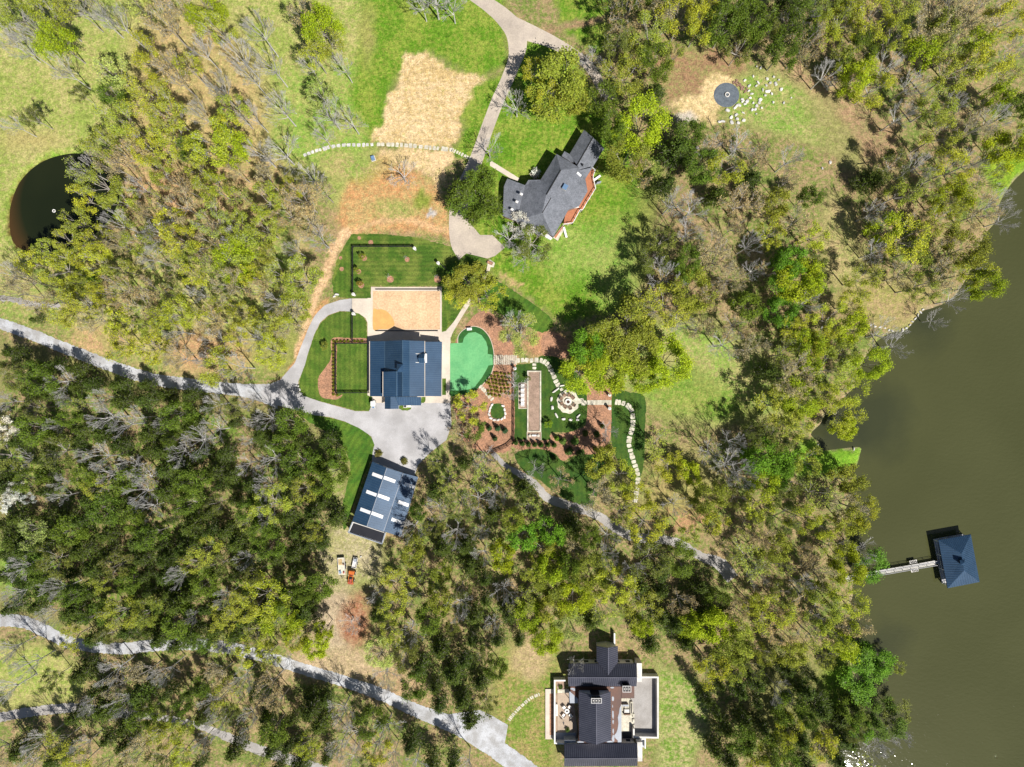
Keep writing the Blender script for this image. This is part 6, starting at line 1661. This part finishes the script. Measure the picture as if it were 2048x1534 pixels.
# ---- garden plants
def plant(px, py, kind, r, h, col, label, cat, name, group=None, hz=None):
    p = W(px, py); var = rt.choice(VAR[kind]); root = thing(name, label, cat, p, rt.uniform(0, 6.28), group)
    bs = {'shrub': (.95, 1.0), 'cone': (.75, 2.85), 'leafy': (R0, H0), 'dense': (R0, H0), 'bare': (R0, H0)}[kind]
    root.scale = (r * S / bs[0], r * S / bs[0], h / bs[1])
    a = bpy.data.objects.new('stem' if kind == 'shrub' else 'trunk', var[0]); COL.objects.link(a); a.parent = root
    b = bpy.data.objects.new('foliage' if kind == 'shrub' else 'crown', var[1]); COL.objects.link(b); b.parent = root; b.color = (*col, 1)
    return root
BX = (.30, .32, .03)
for i in range(8):
    x = 668 + i * 7.3 if i < 5 else 668 + i * 7.3 + 5.5
    plant(x, 682.5, 'shrub', 2.9, .8, BX, '%s clipped shrub from the left in the row above the left side lawn' % ['first', 'second', 'third', 'fourth', 'fifth', 'sixth', 'seventh', 'last'][i], 'shrub', 'clipped_shrub', 'clipped shrubs along the fence')
cn_ = ['top', 'second', 'third', 'fourth', 'fifth', 'sixth', 'seventh', 'eighth', 'ninth', 'tenth', 'eleventh', 'twelfth', 'thirteenth', 'fourteenth', 'bottom']
for i in range(15):
    plant(667.5, 690 + i * 7.05, 'shrub', 2.9, .8, BX, '%s clipped shrub %sof the column on the mulch bed' % (cn_[i], '' if i in (0, 14) else 'from the top '), 'shrub', 'clipped_shrub', 'clipped shrubs along the fence')
plant(675, 790.5, 'shrub', 2.6, .7, BX, 'single clipped shrub at the lower tip of the mulch bed', 'shrub', 'clipped_shrub', 'clipped shrubs along the fence')
k = 0
for row in range(7):
    for j in range(8):
        x = 975 + j * 7.2 - row * 2.0 + (row % 2) * 3.5; y = 744 + row * 7.2 + j * .9
        if sdf([(x, y)], GREEN)[0] < 13 or x > 1021 or (x < 975 and y > 770) or y > 792 or (x + y < 1728): continue
        plant(x + rt.uniform(-1, 1), y + rt.uniform(-1, 1), 'shrub', 2.9, .8, (.34, .33, .04), 'low grassy tuft planted on the mulch below the plank steps', 'shrub', 'grass_tuft', 'grassy tufts below the plank steps'); k += 1
CN = [(1031.5, 884.5), (1044.5, 887), (1057, 888), (1069.5, 889), (1082, 889.5), (1095.5, 889), (1108, 890)]
for i, (x, y) in enumerate(CN):
    plant(x, y, 'cone', 5.6, 2.6, (.07, .14, .02), '%s small conifer in the hedge row below the bocce court' % ['leftmost', 'second', 'third', 'middle', 'fifth', 'sixth', 'rightmost'][i], 'conifer', 'small_conifer', 'small conifers of the hedge row')
for x, y, r, c, lb in ((1113, 876, 6, (.2, .33, .03), 'bright green shrub at the top left of the dark mulch bed'), (1125, 882, 8, (.17, .27, .05), 'wide light green shrub near the top of the dark mulch bed'), (1149, 882.5, 9, (.14, .25, .04), 'round green shrub right of the wide light one on the dark mulch'),
        (1138, 902, 9, (.09, .16, .03), 'deep green conifer in the middle of the dark mulch bed'), (1161, 906, 9, (.09, .15, .03), 'deep green conifer at the lower right of the dark mulch bed'), (1109, 918, 8, (.07, .12, .02), 'lowest dark conifer on the tip of the mulch bed'),
        (1190, 897, 6, (.1, .15, .03), 'narrow dark conifer at the right side of the mulch bed'), (1170, 866, 7, (.08, .12, .02), 'dark conifer under the branches in the mulch bed'), (1204, 852, 6, (.1, .13, .02), 'small dark conifer left of the lawn path'),
        (1193, 868, 7, (.08, .12, .02), 'dark conifer between the branches and the path lawn'), (964, 857, 6, (.06, .14, .04), 'leftmost of four dark conifers below the stone ringed plot'), (979, 856, 6, (.06, .14, .04), 'second of four dark conifers below the stone ringed plot'),
        (995.5, 856.5, 7, (.06, .14, .05), 'third of four dark conifers below the stone ringed plot'), (1010, 861, 7, (.06, .13, .05), 'rightmost of four dark conifers below the stone ringed plot'), (990, 877, 6, (.08, .13, .04), 'lone dark conifer at the foot of the mulch bed')):
    plant(x, y, 'cone', r * .95, 2.6, c, lb, 'conifer', 'garden_conifer', 'garden conifers')
for x, y, r, c, lb in ((727, 515, 6, (.3, .34, .03), 'top small yellow green tree beside the left fence'), (716, 543, 6, (.28, .34, .03), 'middle small yellow green tree beside the left fence'), (723, 568, 6, (.33, .26, .03), 'lowest small golden tree beside the left fence'),
        (1097, 848, 8, (.24, .38, .02), 'small lime tree on the lawn right of the bocce court'), (652, 693, 8, (.3, .34, .05), 'small pale tree on the striped lawn left of the mulch bed'), (1056, 757, 5, (.2, .25, .05), 'tiny tree at the top right of the white chairs')):
    plant(x, y, 'dense', r, 2.6, c, lb, 'young tree', 'young_tree', 'young garden trees')
for x, y, lb in ((779, 554, 'thin bare sapling on the middle mulch ring of the lawn'), (874, 556, 'thin bare sapling on the right mulch ring of the lawn'), (814, 518, 'thin bare sapling on the upper mulch ring of the lawn')):
    plant(x, y, 'bare', 4.5, 2.6, (1, 1, 1), lb, 'sapling', 'sapling', 'bare saplings in mulch rings')
plant(1071, 347.5, 'shrub', 10, 2.0, (.78, .78, .7), 'white blossoming shrub in the corner of the shingled house', 'shrub', 'blossom_shrub')
for x, y, lb in ((757.5, 906.5, 'round shrub at the left corner of the barn front'), (809, 921.5, 'round shrub at the right corner of the barn front')):
    plant(x, y, 'shrub', 7.5, 1.2, (.20, .19, .04), lb, 'shrub', 'round_shrub', 'round shrubs at the barn')
plant(*K_(137, 410)[:2], 'shrub', 4.5, 1.0, (.12, .2, .04), 'small green shrub in the walled court left of the north roof', 'shrub', 'potted_shrub'); plant(*K_(183, 697)[:2], 'shrub', 4.5, 1.2, (.16, .26, .05), 'small green plant at the foot of the west patio', 'shrub', 'potted_shrub')
for i in range(70):
    pass
print('objects', len(COL.objects))
